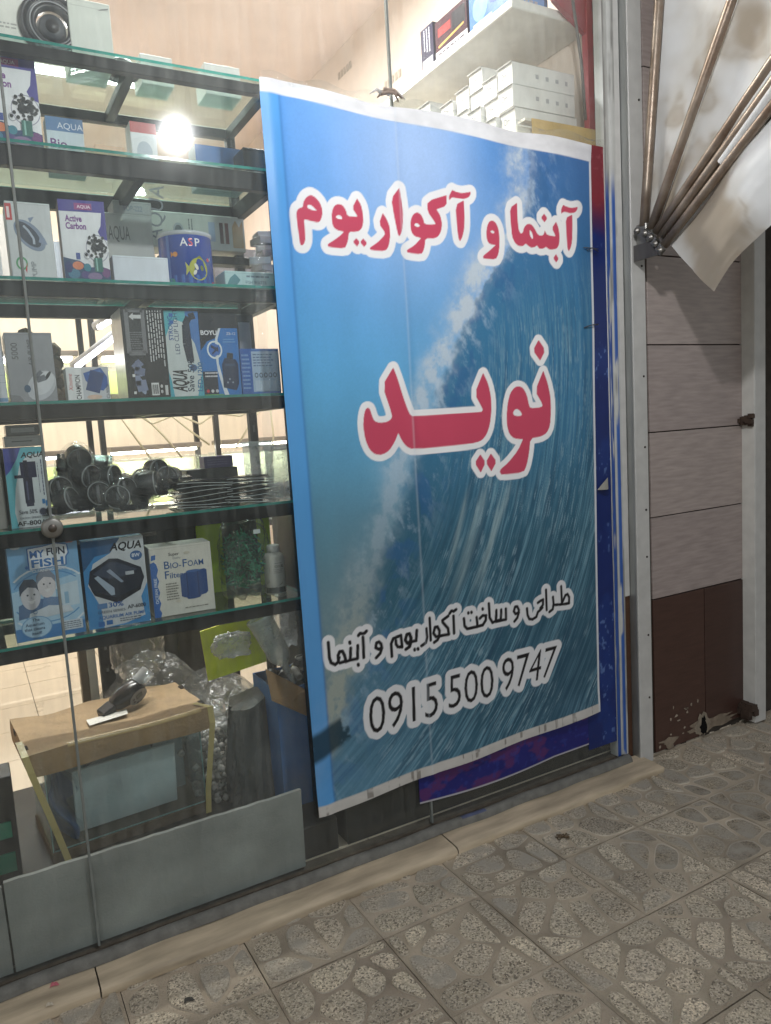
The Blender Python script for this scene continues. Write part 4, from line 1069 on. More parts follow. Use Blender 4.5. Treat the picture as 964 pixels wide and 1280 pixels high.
# --- shelf 1
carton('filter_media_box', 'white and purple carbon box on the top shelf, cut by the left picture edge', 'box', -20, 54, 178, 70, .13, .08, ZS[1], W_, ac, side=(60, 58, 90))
carton('filter_media_box', 'small blue topped bio filter box beside the upper carbon box', 'box', 60, 106, 182, 148, .3, .06, ZS[1], (200, 212, 222), [('rect', 0, .75, 1, 1, (86, 124, 170)), ('txt', 'AQUA', .3, .8, .11, (220, 226, 240)), ('txt', 'Bio', .08, .45, .16, (110, 70, 130), {'bold': .02})], side=(120, 140, 160))
q = MB(); p0 = P(114, 180, 1, .2); rr = random.Random(3)
pts = [(.0, .0), (.01, .058), (.03, .062), (.05, .058), (.093, .058), (.098, .04), (.094, .01), (.09, .0), (.086, -.0), (.05, .001)]
q.poly([(p0[0]+x, .2, ZS[1]+.0012+z) for x, z in pts], (236, 205, 176), 'kraft'); q.poly([(p0[0]+x, .203, ZS[1]+.0012+z) for x, z in pts], (236, 205, 176), 'kraft')
for (a, c) in zip(pts, pts[1:]+pts[:1]): q.poly([(p0[0]+a[0], .2, ZS[1]+.0012+a[1]), (p0[0]+c[0], .2, ZS[1]+.0012+c[1]), (p0[0]+c[0], .203, ZS[1]+.0012+c[1]), (p0[0]+a[0], .203, ZS[1]+.0012+a[1])], (210, 180, 150), 'kraft')
tag(q.build('card_scrap', origin=(p0[0], .2, ZS[1])), 'torn scrap of peach card standing on the top glass shelf', 'card')
carton('pump_box', 'white box with a red stripe on the top shelf, right of the peach scrap', 'box', 166, 198, 198, 154, .25, .07, ZS[1], (222, 226, 228), [('rect', 0, .8, 1, 1, (190, 90, 90)), ('ell', .5, .45, .3, .2, (180, 190, 200)), ('poly', [(0, .8), (1, .8), (1, .72), (.5, .76), (0, .66)], (230, 232, 234))])
carton('pump_box', 'long blue and white box lying at the right of the top shelf', 'box', 246, 304, 212, 184, .3, .08, ZS[1], (214, 222, 228), [('rect', 0, .55, 1, 1, (64, 112, 170)), ('bars', .1, .1, .9, .4, 2, (120, 140, 160), 3)])
carton('black_device', 'black square device box on the top shelf next to the banner', 'box', 306, 336, 214, 186, .2, .1, ZS[1], (34, 36, 38), [('rect', .1, .1, .9, .9, (52, 56, 58))], m_='gloss')
# --- shelf 2
fish_pump = [('rect', .0, .76, .14, .97, (196, 60, 60)), ('rect', .03, .79, .09, .93, (240, 220, 220)), ('ring', .35, .93, .12, .08, .06, (190, 194, 198)), ('ring', .62, .93, .12, .08, .06, (190, 194, 198)),
    ('ell', .48, .58, .43, .135, (128, 142, 164), -.89), ('ell', .45, .59, .36, .095, (52, 60, 76), -.89), ('line', [(.36, .70), (.46, .64), (.56, .54), (.56, .47)], .006, (170, 180, 196)), ('poly', [(.66, .50), (.86, .47), (.80, .56), (.7, .56)], (130, 144, 170)), ('poly', [(.48, .80), (.62, .82), (.52, .74)], (130, 144, 170)),
    ('ring', .24, .22, .13, .085, .3, (90, 160, 110)), ('poly', [(.30, .14), (.36, .24), (.33, .10)], (200, 70, 70)), ('txt', 'PUMP', .55, .04, .06, (120, 124, 130), {'rot': 1.57})]
carton('white_carton', 'edge of a white carton at the far left of the second shelf', 'box', -30, 4, 344, 250, .14, .12, ZS[2], (232, 234, 236))
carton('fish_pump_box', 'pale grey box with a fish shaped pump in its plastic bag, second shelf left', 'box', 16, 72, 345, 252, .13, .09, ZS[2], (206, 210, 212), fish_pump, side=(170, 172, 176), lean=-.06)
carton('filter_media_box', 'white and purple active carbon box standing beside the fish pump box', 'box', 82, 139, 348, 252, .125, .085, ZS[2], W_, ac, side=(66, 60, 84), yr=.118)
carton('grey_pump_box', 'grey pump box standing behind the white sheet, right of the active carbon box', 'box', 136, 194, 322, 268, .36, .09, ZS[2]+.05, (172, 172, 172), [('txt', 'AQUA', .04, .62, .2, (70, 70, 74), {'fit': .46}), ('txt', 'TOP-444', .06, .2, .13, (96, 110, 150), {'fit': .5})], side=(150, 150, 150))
carton('grey_pump_box', 'grey pump box lying on top of the other grey pump box', 'box', 142, 190, 268, 252, .36, .1, P(165, 268, 1, .36)[2], (166, 166, 168), [('txt', 'TOP-222', .25, .25, .4, (110, 116, 140), {'fit': .5})])
carton('packing_carton', 'low brown and white carton underneath the grey pump boxes', 'box', 136, 196, 346, 322, .37, .1, ZS[2], (190, 186, 178), [('bars', .1, .2, .9, .8, 3, (130, 126, 120), 9)], zt=ZS[2]+.049)
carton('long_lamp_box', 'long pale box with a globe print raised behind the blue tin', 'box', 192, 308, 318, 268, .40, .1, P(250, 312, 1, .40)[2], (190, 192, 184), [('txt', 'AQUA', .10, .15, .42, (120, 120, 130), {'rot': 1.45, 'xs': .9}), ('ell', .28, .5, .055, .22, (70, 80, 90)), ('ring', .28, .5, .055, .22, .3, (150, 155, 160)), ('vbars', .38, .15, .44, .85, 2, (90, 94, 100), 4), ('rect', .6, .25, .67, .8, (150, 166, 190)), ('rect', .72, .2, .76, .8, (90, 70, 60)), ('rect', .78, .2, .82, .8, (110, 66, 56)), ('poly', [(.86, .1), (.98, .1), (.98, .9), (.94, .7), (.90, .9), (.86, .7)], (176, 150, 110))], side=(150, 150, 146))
st = MB(); zt_ = P(250, 318, 1, .40)[2]
st.box((P(200, 318, 1, .40)[0], .39, zt_-.03), (P(330, 318, 1, .40)[0], .45, zt_-.004), BK, 'black_metal', .002)
for u in (205, 320): st.box((P(u, 318, 1, .40)[0], .40, ZS[2]+.001), (P(u, 318, 1, .40)[0]+.02, .43, zt_-.03), BK, 'black_metal', .001)
tag(st.build('shelf_riser', origin=(P(250, 318, 1, .4)[0], .42, ZS[2])), 'black metal riser holding the long pale box behind the blue tin', 'stand')
carton('flat_white_box', 'low blank white box lying between the carbon box and the blue tin', 'box', 143, 212, 349, 321, .14, .12, ZS[2], (218, 224, 234))
p = P(242, 352, 1, .15); tr_ = (P(275, 330, 1, .15)[0]-P(208, 330, 1, .15)[0])/2*.97; th_ = P(242, 290, 1, .15)[2]-ZS[2]
tin = thing('food_tin', 'round blue fish food tin with a yellow fish, on the second shelf', 'tin', (p[0], .13+tr_, ZS[2]+.0006))
def cyl(x, y, e): a = (x-math.pi*tr_*.5)/tr_; return ((tr_+e+.0004)*math.sin(a), -(tr_+e+.0004)*math.cos(a), y)
q = MB(); q.lathe([(.0001, .002), (tr_*.96, .002), (tr_, .006), (tr_, th_-.012)], (0, 0, 0), (40, 72, 160), 'gloss', 48)
ops = [('rect', 0, .03, 1, .22, (44, 96, 180)), ('poly', [(.42, .03), (.62, .03), (.78, .5), (.72, .5)], (70, 130, 205)), ('rect', .40, .70, .60, .88, (70, 66, 150)), ('txt', 'A', .355, .72, .14, (244, 244, 250), {'bold': .01}), ('txt', 'S', .455, .725, .13, (214, 60, 90), {'bold': .02}), ('txt', 'P', .535, .72, .14, (244, 244, 250), {'bold': .01}),
       ('ell', .56, .32, .12, .20, (176, 178, 50)), ('poly', [(.46, .32), (.40, .44), (.41, .32), (.40, .2)], (190, 190, 80)), ('poly', [(.5, .48), (.58, .56), (.64, .47)], (150, 150, 40)), ('ell', .53, .36, .02, .06, (230, 230, 210), .4), ('ell', .60, .34, .02, .05, (120, 130, 40), .2), ('ell', .51, .26, .018, .05, (230, 230, 220), -.5),
       ('ell', .29, .58, .03, .045, (226, 150, 70)), ('poly', [(.27, .58), (.235, .63), (.235, .53)], (226, 150, 70)), ('ell', .70, .5, .022, .035, (190, 60, 90)), ('ell', .735, .52, .015, .03, (120, 170, 190)), ('rect', .18, .06, .22, .92, (90, 120, 190)), ('ell', .8, .08, .05, .06, (170, 70, 110)), ('ell', .22, .1, .05, .07, (60, 140, 140))]
q.art(ops, math.pi*tr_, th_, cyl, 'gloss'); q.build('printed_body', tin)
q = MB(); q.lathe([(tr_*1.0, th_-.013), (tr_*1.03, th_-.010), (tr_*1.03, th_-.001), (tr_*.97, th_), (tr_*.95, th_-.004), (.0001, th_-.004)], (0, 0, 0), (190, 194, 200), 'gloss', 48); q.build('rim', tin)
carton('fish_food_box', 'flat pale green box with small fish print at the right end of the second shelf', 'box', 282, 345, 357, 340, .13, .1, ZS[2], (176, 206, 206), [('poly', [(.02, .1), (.2, .1), (.3, .5), (.2, .85), (.1, .6)], (70, 130, 140)), ('txt', 'FISH WATER', .40, .28, .2, (80, 100, 110), {'fit': .42}), ('bars', .42, .6, .9, .85, 1, (110, 130, 140), 5)])
q = MB(); rr = random.Random(12)
for k in range(9):
    p = P(322+rr.random()*14, 330-k*5, 1, .3); M_ = Matrix.Translation(Vector((p[0], .3+rr.random()*.05, ZS[2]+.03+k*.024))) @ Euler((rr.uniform(-.1, .1), rr.uniform(-.12, .12), rr.uniform(-.4, .4))).to_matrix().to_4x4()
    q.box((-.03, -.04, -.011), (.04, .04, .011), rr.choice([(170, 165, 168), (120, 112, 116), (150, 90, 84), (196, 196, 200)]), 'card', .001, M=M_)
q.box((P(329, 330, 1, .3)[0]-.03, .27, ZS[2]+.001), (P(329, 330, 1, .3)[0]+.035, .36, ZS[2]+.018), (120, 112, 108), 'card')
tag(q.build('packet_stack', origin=(P(329, 330, 1, .3)[0], .3, ZS[2])), 'untidy stack of small packets behind the blue tin, next to the banner', 'packets')
# --- shelf 3
carton('white_carton', 'white carton leaning at the far left of the third shelf', 'box', -40, 11, 503, 385, .14, .1, ZS[3], (214, 218, 226), [('rect', .0, .3, 1, .305, (170, 176, 186)), ('rect', .0, .22, 1, .225, (170, 176, 186)), ('rect', .5, .02, 1, .06, (120, 160, 200))], lean=-.05)
air = [('txt', '5000', .25, .62, .085, (70, 70, 76), {'rot': 1.57, 'bold': .0}), ('txt', 'AIR PUMP', .55, .52, .06, (76, 76, 84), {'rot': 1.57, 'shear': .2}), ('ell', .68, .24, .38, .17, (196, 198, 206), .9), ('ell', .72, .27, .30, .12, (216, 218, 224), .9), ('ell', .37, .2, .07, .055, (60, 90, 120)), ('ell', .83, .38, .035, .075, (30, 34, 42), -.6), ('line', [(.60, .42), (.66, .38), (.70, .30)], .025, (110, 114, 124)), ('poly', [(.0, .0), (.3, .0), (.2, .1), (0, .12)], (120, 122, 128))]
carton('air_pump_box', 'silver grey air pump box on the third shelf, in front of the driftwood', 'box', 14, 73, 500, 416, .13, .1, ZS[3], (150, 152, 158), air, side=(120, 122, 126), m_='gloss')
q = MB(); rr = random.Random(19); pb = P(40, 415, 1, .32)
for k in range(46):
    t = rr.random(); hgt = .12+.22*(1-t)
    M_ = Matrix.Translation(Vector((pb[0]-.07+.15*t, .3+rr.random()*.1, ZS[3]+rr.random()*hgt+.02))) @ Euler((rr.random()*3, rr.random()*3, rr.random()*3)).to_matrix().to_4x4()
    s_ = rr.uniform(.014, .03); q.lathe([(.0001, -s_), (s_*.8, -s_*.6), (s_*1.1, 0), (s_*.7, s_*.7), (.0001, s_)], (0, 0, 0), rr.choice([(92, 78, 64), (70, 60, 50), (120, 104, 88)]), 'rock', 7, M=M_)
q.box((pb[0]-.07, .30, ZS[3]+.0008), (pb[0]+.08, .4, ZS[3]+.03), (80, 68, 56), 'rock')
tag(q.build('driftwood', origin=(pb[0], .35, ZS[3])), 'lumpy brown piece of driftwood standing behind the air pump box', 'driftwood')
champ = [('rect', .0, 0, .36, 1, (236, 236, 238)), ('rect', .36, 0, 1, 1, (206, 208, 214)), ('txt', 'CHAMPION', .31, .04, .14, (40, 40, 46), {'rot': 1.57, 'bold': .015, 'fit': .60}), ('txt', 'Xinone', .13, .30, .12, (200, 70, 60), {'rot': 1.57, 'shear': .2}),
         ('poly', [(.40, .82), (.82, .98), (.96, .70), (.96, .44), (.84, .28), (.62, .34), (.44, .60)], (44, 92, 170)), ('poly', [(.5, .8), (.8, .9), (.86, .72), (.6, .62)], (78, 128, 204)), ('line', [(.5, .62), (.82, .5)], .06, (30, 60, 120)), ('txt', 'CJ-9008', .98, .05, .09, (50, 50, 56), {'rot': 1.57}), ('ell', .62, .1, .18, .07, (222, 190, 170))]
carton('pump_box', 'small white box with a blue pump picture in the middle of the third shelf', 'box', 86, 139, 500, 459, .13, .06, ZS[3], (224, 226, 228), champ)
blk = [('rect', .12, .50, .50, .97, (38, 38, 42)), ('line', [(.12, .50), (.5, .50), (.5, .97), (.12, .97), (.12, .5)], .012, (120, 120, 124)), ('poly', [(.18, .90), (.28, .94), (.28, .92), (.46, .92), (.46, .88), (.28, .88), (.28, .86)], (220, 220, 222)), ('bars', .14, .52, .48, .74, 9, (120, 120, 124), 8),
       ('ell', .30, .33, .07, .09, (150, 164, 190), .3), ('line', [(.22, .4), (.34, .34), (.30, .26)], .03, (110, 120, 150)), ('ell', .34, .14, .07, .10, (150, 164, 190), .3), ('line', [(.2, .2), (.32, .2), (.36, .08)], .03, (130, 140, 170)), ('rect', .14, .24, .2, .27, (230, 230, 230)), ('rect', .14, .05, .2, .08, (230, 230, 230)),
       ('vbars', .58, .30, .96, .97, 6, (210, 210, 212), 5), ('rect', .56, .03, .74, .17, (226, 226, 226))] + [('rect', .575+k*.022, .045, .585+k*.022+.006*(k % 2), .15, (40, 40, 40)) for k in range(7)] + [('ell', .8, .07, .03, .02, (200, 200, 200)), ('ell', .8, .13, .03, .02, (200, 200, 200)), ('rect', .88, .03, .95, .14, (210, 210, 210))]
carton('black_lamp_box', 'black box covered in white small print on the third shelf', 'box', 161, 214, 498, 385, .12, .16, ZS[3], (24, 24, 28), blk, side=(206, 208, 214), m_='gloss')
clipl = [('rect', 0, 0, 1, 1, (206, 214, 214)), ('poly', [(.62, 1), (1, 1), (1, .3), (.93, .45), (.84, .62), (.7, .72), (.6, .86)], (60, 120, 190)), ('poly', [(.0, 1), (.62, 1), (.6, .86), (.3, .9), (.12, .8), (0, .7)], (88, 178, 190)), ('poly', [(1, .3), (1, 0), (.8, 0), (.92, .18)], (70, 170, 190)), ('poly', [(0, 0), (.12, 0), (.06, .2), (0, .3)], (70, 170, 190)),
        ('line', [(.9, .95), (.72, .93), (.60, .84), (.58, .62), (.66, .42)], .02, (30, 36, 52)), ('poly', [(.53, .88), (.72, .9), (.78, .42), (.66, .38)], (36, 42, 60)), ('txt', 'STRONG', .22, .66, .05, (40, 80, 150), {'rot': 1.57, 'bold': .015}), ('txt', 'LED CLIP LIGHT', .38, .50, .052, (60, 70, 110), {'rot': 1.57}), ('rect', .14, .93, .26, .97, (60, 110, 180)), ('rect', .14, .85, .26, .89, (60, 110, 180)),
        ('txt', 'AQUA', .48, .06, .16, (26, 28, 34), {'rot': 1.5, 'bold': .03, 'shear': .15, 'fit': .64}), ('ell', .74, .34, .13, .045, (50, 84, 130)), ('ring', .74, .34, .13, .045, .2, (150, 180, 210)), ('txt', 'Save 50%', .70, .06, .075, (50, 60, 80), {'rot': 1.5, 'bold': .01}), ('txt', 'LED-1200', .96, .06, .06, (40, 110, 160), {'rot': 1.5, 'bold': .02})]
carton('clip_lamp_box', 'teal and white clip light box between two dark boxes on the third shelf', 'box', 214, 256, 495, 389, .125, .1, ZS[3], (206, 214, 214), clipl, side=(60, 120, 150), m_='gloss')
boyu = [('poly', [(.0, 0), (1, 0), (1, .82), (.50, .82), (.40, .70), (.18, .66), (0, .55)], (38, 116, 190)), ('poly', [(.40, .70), (.50, .82), (.56, .82), (.46, .69), (.44, .40), (.52, .2), (.66, .0), (.54, .0), (.40, .3), (.36, .55)], (220, 226, 232)), ('ring', .36, .56, .2, .11, .2, (226, 232, 236)), ('ell', .36, .56, .14, .075, (60, 110, 190)), ('poly', [(.26, .59), (.46, .53), (.46, .57), (.28, .62)], (24, 40, 80)), ('poly', [(.28, .52), (.44, .60), (.46, .57), (.3, .5)], (24, 40, 80)),
        ('poly', [(.52, .10), (.86, .06), (.94, .14), (.96, .38), (.9, .44), (.6, .46), (.52, .38)], (30, 46, 78)), ('rect', .6, .36, .88, .39, (50, 70, 104)), ('line', [(.74, .45), (.76, .52)], .02, (26, 30, 40)), ('ell', .7, .2, .02, .012, (150, 160, 180)), ('ell', .78, .16, .02, .012, (150, 160, 180)), ('ell', .64, .16, .02, .012, (150, 160, 180)),
        ('txt', 'BOYU', .03, .74, .052, (236, 236, 240), {'bold': .03, 'fit': .42}), ('txt', 'ZB-12', .70, .74, .032, (220, 226, 236)), ('rect', .0, .0, .38, .3, (34, 40, 58)), ('bars', .06, .22, .4, .3, 2, (220, 220, 226), 4), ('ell', .1, .06, .04, .02, (210, 60, 70)), ('ell', .22, .06, .04, .02, (210, 210, 214)), ('ell', .34, .06, .04, .02, (190, 190, 200)), ('rect', .0, .0, .5, .02, (90, 160, 90)), ('bars', .6, .64, .92, .7, 2, (110, 170, 220), 7)]
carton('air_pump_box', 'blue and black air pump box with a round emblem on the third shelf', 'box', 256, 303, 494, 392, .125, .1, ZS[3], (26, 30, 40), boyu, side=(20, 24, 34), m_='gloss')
carton('black_carton', 'black carton with a grey label standing behind the small blue box', 'box', 300, 324, 492, 393, .24, .08, ZS[3], (26, 26, 30), [('rect', .2, .55, .8, .9, (150, 150, 156))], m_='gloss')
blub = [('rect', 0, 0, .28, 1, (40, 92, 170)), ('rect', .28, .06, 1, .94, (168, 186, 206)), ('bars', .32, .6, .9, .9, 5, (90, 110, 140), 6), ('bars', .03, .1, .25, .9, 9, (120, 160, 210), 2), ('rect', .34, .08, .88, .3, (190, 202, 216))] + [('ring', .38+k*.12, .42, .045, .055, .35, (40, 44, 52)) for k in range(5)]
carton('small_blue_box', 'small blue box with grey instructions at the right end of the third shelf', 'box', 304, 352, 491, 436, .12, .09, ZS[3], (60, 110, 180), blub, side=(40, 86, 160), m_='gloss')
# --- shelf 4
intf = [('rect', 0, 0, 1, 1, (214, 222, 226)), ('poly', [(0, 1), (.42, 1), (.30, .86), (.12, .72), (0, .66)], (74, 82, 160)), ('poly', [(.12, .72), (.3, .86), (.42, 1), (1, 1), (1, .93), (.55, .9), (.35, .78), (.2, .5), (.12, .2), (.18, 0), (0, 0), (0, .66)], (104, 186, 200)), ('txt', 'AQUA', .40, .875, .065, (24, 26, 34), {'bold': .03, 'shear': .2, 'fit': .56}),
        ('rect', .40, .30, .62, .62, (36, 38, 62)), ('rect', .42, .26, .60, .30, (48, 50, 74)), ('rect', .36, .62, .74, .82, (44, 46, 74)), ('rect', .44, .60, .54, .84, (30, 32, 54)), ('rect', .20, .62, .4, .66, (40, 42, 66)), ('rect', .46, .34, .50, .58, (80, 84, 116)), ('vbars', .84, .36, .96, .84, 2, (70, 76, 110), 3), ('vbars', .76, .4, .8, .8, 1, (120, 124, 140), 8),
        ('txt', 'Save 50%', .22, .17, .05, (40, 46, 70), {'bold': .015, 'fit': .44}), ('txt', 'GREEN SERIES', .22, .105, .024, (70, 76, 90), {'fit': .5}), ('ell', .80, .18, .11, .055, (50, 56, 76)), ('ring', .80, .18, .11, .055, .2, (160, 166, 180)), ('txt', 'AF-800A', .14, .025, .055, (20, 20, 26), {'bold': .02, 'fit': .72}), ('rect', .88, .25, .95, .32, (60, 130, 190)), ('rect', .80, .28, .87, .34, (60, 130, 190))]
carton('white_carton', 'plain grey carton at the far left of the fourth shelf', 'box', -40, 10, 655, 560, .135, .12, ZS[4], (150, 148, 142))
carton('internal_filter_box', 'white and teal internal filter box standing at the left of the fourth shelf', 'box', 14, 66, 652, 559, .115, .09, ZS[4], (214, 222, 226), intf, side=(150, 152, 150))
zq = P(36, 558, 1, .22)[2]
carton('dark_case', 'thin grey case lying under a black case behind the internal filter box', 'case', 6, 52, 558, 545, .2, .1, zq-.0, (176, 176, 176), [('rect', .2, .45, .75, .55, (110, 110, 112))], m_='gloss')
carton('dark_case', 'thin black case lying on the grey case behind the internal filter box', 'case', 8, 50, 545, 531, .2, .1, P(30, 544.5, 1, .2)[2], (70, 70, 72), [('rect', .15, .3, .85, .7, (120, 120, 122))], m_='gloss')
carton('packing_carton', 'low carton carrying the two thin cases on the fourth shelf', 'box', 4, 54, 650, 558, .21, .12, ZS[4], (120, 116, 108), zt=zq-.0012)
def blister(name, lab, u, v, yc, tilt, yaw, rolz, cup=True, grp='blister packs heaped on the fourth shelf'):
    p = P(u, v, 1, yc)
    t = thing(name, lab, 'blister pack', (p[0], yc, max(p[2], ZS[4]+.02)), 0, grp)
    t.rotation_euler = (tilt, rolz, yaw)
    q = MB(); q.box((-.085, -.006, -.0015), (.085, .10, .0), (150, 156, 156), 'film', .0005); q.box((-.08, .05, -.0012), (.08, .098, .0006), (56, 58, 62), 'gloss', .0003); q.build('card', t)
    if cup:
        M_ = Matrix.Translation((-.015, .035, .034)) @ Euler((R_(75), 0, .3)).to_matrix().to_4x4()
        q = MB(); q.lathe([(.034, -.022), (.036, .02), (.0345, .0235), (.0325, .0235), (.031, .02), (.030, .008), (.0001, .006)], (0, 0, 0), (24, 24, 28), 'gloss', 28, M=M_, cols=[(40, 41, 44), (150, 152, 154), (120, 122, 124), (36, 36, 40), (22, 22, 26), (14, 14, 18)]); q.box((-.004, -.026, .0065), (.004, .026, .012), (90, 92, 96), 'gloss', .001, M=M_); q.box((.03, .02, .001), (.07, .06, .03), (30, 30, 34), 'gloss', .006); q.box((-.075, .0, .001), (-.045, .05, .022), (26, 26, 29), 'gloss', .004); q.box((.0, -.004, .001), (.05, .016, .018), (34, 34, 38), 'gloss', .004); q.build('black_fitting', t)
    M_ = Matrix.Translation((-.015, .035, .030)) @ Euler((R_(75), 0, .3)).to_matrix().to_4x4()
    q = MB(); q.lathe([(.046, -.03), (.044, .026), (.036, .036), (.0001, .038)], (0, 0, 0), (220, 225, 225), 'film', 20, M=M_)
    q.grid(10, 8, lambda s_, t_: (.015+.065*s_, .01+.06*t_, .001+.036*math.sin(math.pi*s_)**.5*math.sin(math.pi*t_)**.5), (220, 225, 225), 'film', True); q.build('clear_blister', t)
    return t
bl = [(84, 628, .14, .1, .1, 0), (130, 634, .12, .05, -.1, .05), (120, 612, .2, .5, .3, -.1), (104, 592, .22, .6, -.2, .1), (165, 628, .13, .12, .2, .08), (185, 618, .2, .4, -.35, .05), (205, 604, .24, .3, .1, 0), (150, 612, .22, .3, .5, -.05), (100, 640, .11, .02, .6, 0), (150, 640, .10, .05, -.5, .04), (200, 620, .15, .2, .9, .05), (88, 612, .24, .25, -.8, .1), (215, 612, .24, .15, -.2, -.04)]
place_w = ['at the left end of the heap', 'lowest in front of the heap', 'tilted in the middle of the heap', 'standing highest at the left of the heap', 'flat at the front beside the card stack', 'leaning across to the card stack', 'at the top right of the heap', 'half buried behind the others', 'turned sideways at the front left', 'turned the other way at the front middle', 'twisted beside the card stack', 'behind the left end of the heap', 'last at the right behind the card stack']
for (u, v, yc, ti, ya, ro), lw in zip(bl, place_w):
    blister('blister_pack', 'clear blister pack with a black round fitting, '+lw, u, v, yc, ti, ya, ro)
rr = random.Random(33)
for ci, (ul, ur, y) in enumerate(((222, 292, .12), (284, 347, .13))):
    for k in range(7):
        a = P(ul, 640, 1, y); c = P(ur, 640, 1, y); wd = c[0]-a[0]
        z = ZS[4]+.002+k*.0125; q = MB(); off = rr.uniform(-.012, .012)
        q.grid(9, 6, lambda s_, t_: (a[0]+wd*s_+off, y+.13*t_+rr.uniform(0, .0003), z+.0016+.005*math.cos(s_*3.0+k)*(1-t_)), (58, 64, 64), 'gloss', True)
        q.grid(9, 2, lambda s_, t_: (a[0]+wd*s_+off, y, z+.0016*t_+.005*math.cos(s_*3.0+k)), (190, 196, 196), 'gloss', True)
        q.grid(9, 6, lambda s_, t_: (a[0]+wd*s_+off, y+.13*t_, z+.005*math.cos(s_*3.0+k)*(1-t_)), (24, 26, 28), 'gloss', True)
        q.box((a[0]+off+.02, y+.02, z+.004), (a[0]+off+wd-.02, y+.11, z+.0095), (28, 30, 32), 'gloss', .002)
        side_ = ('left', 'right')[ci]
        tag(q.build('flat_pack', origin=(a[0]+wd/2, y+.06, z)), ('flat black pack in the %s pile on the fourth shelf, ' % side_) + ('lowest of its pile', 'second from the bottom', 'third from bottom', 'in the middle', 'third from top', 'just under the top one', 'topmost of its pile')[k], 'pack', 'flat carded packs stacked on the fourth shelf')
carton('purple_carton', 'small purple carton on the fourth shelf behind the flat packs', 'box', 256, 292, 585, 570, .32, .06, P(270, 585, 1, .32)[2], (72, 60, 112), [('bars', .1, .2, .9, .8, 3, (100, 88, 140), 2)])
carton('packing_carton', 'dark carton under the small purple carton on the fourth shelf', 'box', 236, 300, 620, 586, .33, .09, ZS[4], (60, 60, 62), zt=P(270, 585, 1, .32)[2]-.0012)
for (ul, ur, vt, vb, y, lab) in ((316, 345, 552, 620, .22, 'frosted clear plastic tub at the right end of the fourth shelf, behind the other tub'), (344, 366, 556, 622, .13, 'frosted clear plastic tub standing right beside the banner edge, fourth shelf')):
    a, c = P(ul, vb, 1, y), P(ur, vb, 1, y); zt_ = P(ul, vt, 1, y)[2]
    q = MB(); q.box((a[0], y, ZS[4]+.001), (c[0], y+.07, zt_), (220, 224, 226), 'frosted', .004); q.box((a[0]-.003, y-.003, zt_-.018), (c[0]+.003, y+.073, zt_-.001), (226, 230, 232), 'frosted', .003)
    tag(q.build('plastic_tub', origin=((a[0]+c[0])/2, y, ZS[4])), lab, 'tub', 'frosted tubs')
# --- shelf 5
def head(cx, cy, r, hair, skin): 
    return [('ell', cx, cy, r, r*1.02, skin), ('poly', [(cx-r*1.08, cy), (cx-r*1.05, cy+r*.7), (cx-r*.5, cy+r*1.18), (cx+r*.4, cy+r*1.15), (cx+r*1.05, cy+r*.6), (cx+r*1.0, cy+.1*r), (cx+r*.6, cy+r*.5), (cx-r*.2, cy+r*.62), (cx-r*.8, cy+r*.3)], hair), ('ell', cx-r*.3, cy+r*.05, r*.1, r*.07, (40, 50, 70)), ('ell', cx+r*.38, cy+r*.05, r*.1, r*.07, (40, 50, 70)), ('poly', [(cx+.02*r, cy), (cx+.16*r, cy-.24*r), (cx-.03*r, cy-.24*r)], tuple(int(k*.86) for k in skin)), ('poly', [(cx-r*.3, cy-r*.36), (cx+r*.4, cy-r*.34), (cx+r*.2, cy-r*.56), (cx-r*.1, cy-r*.58)], (236, 236, 240))]
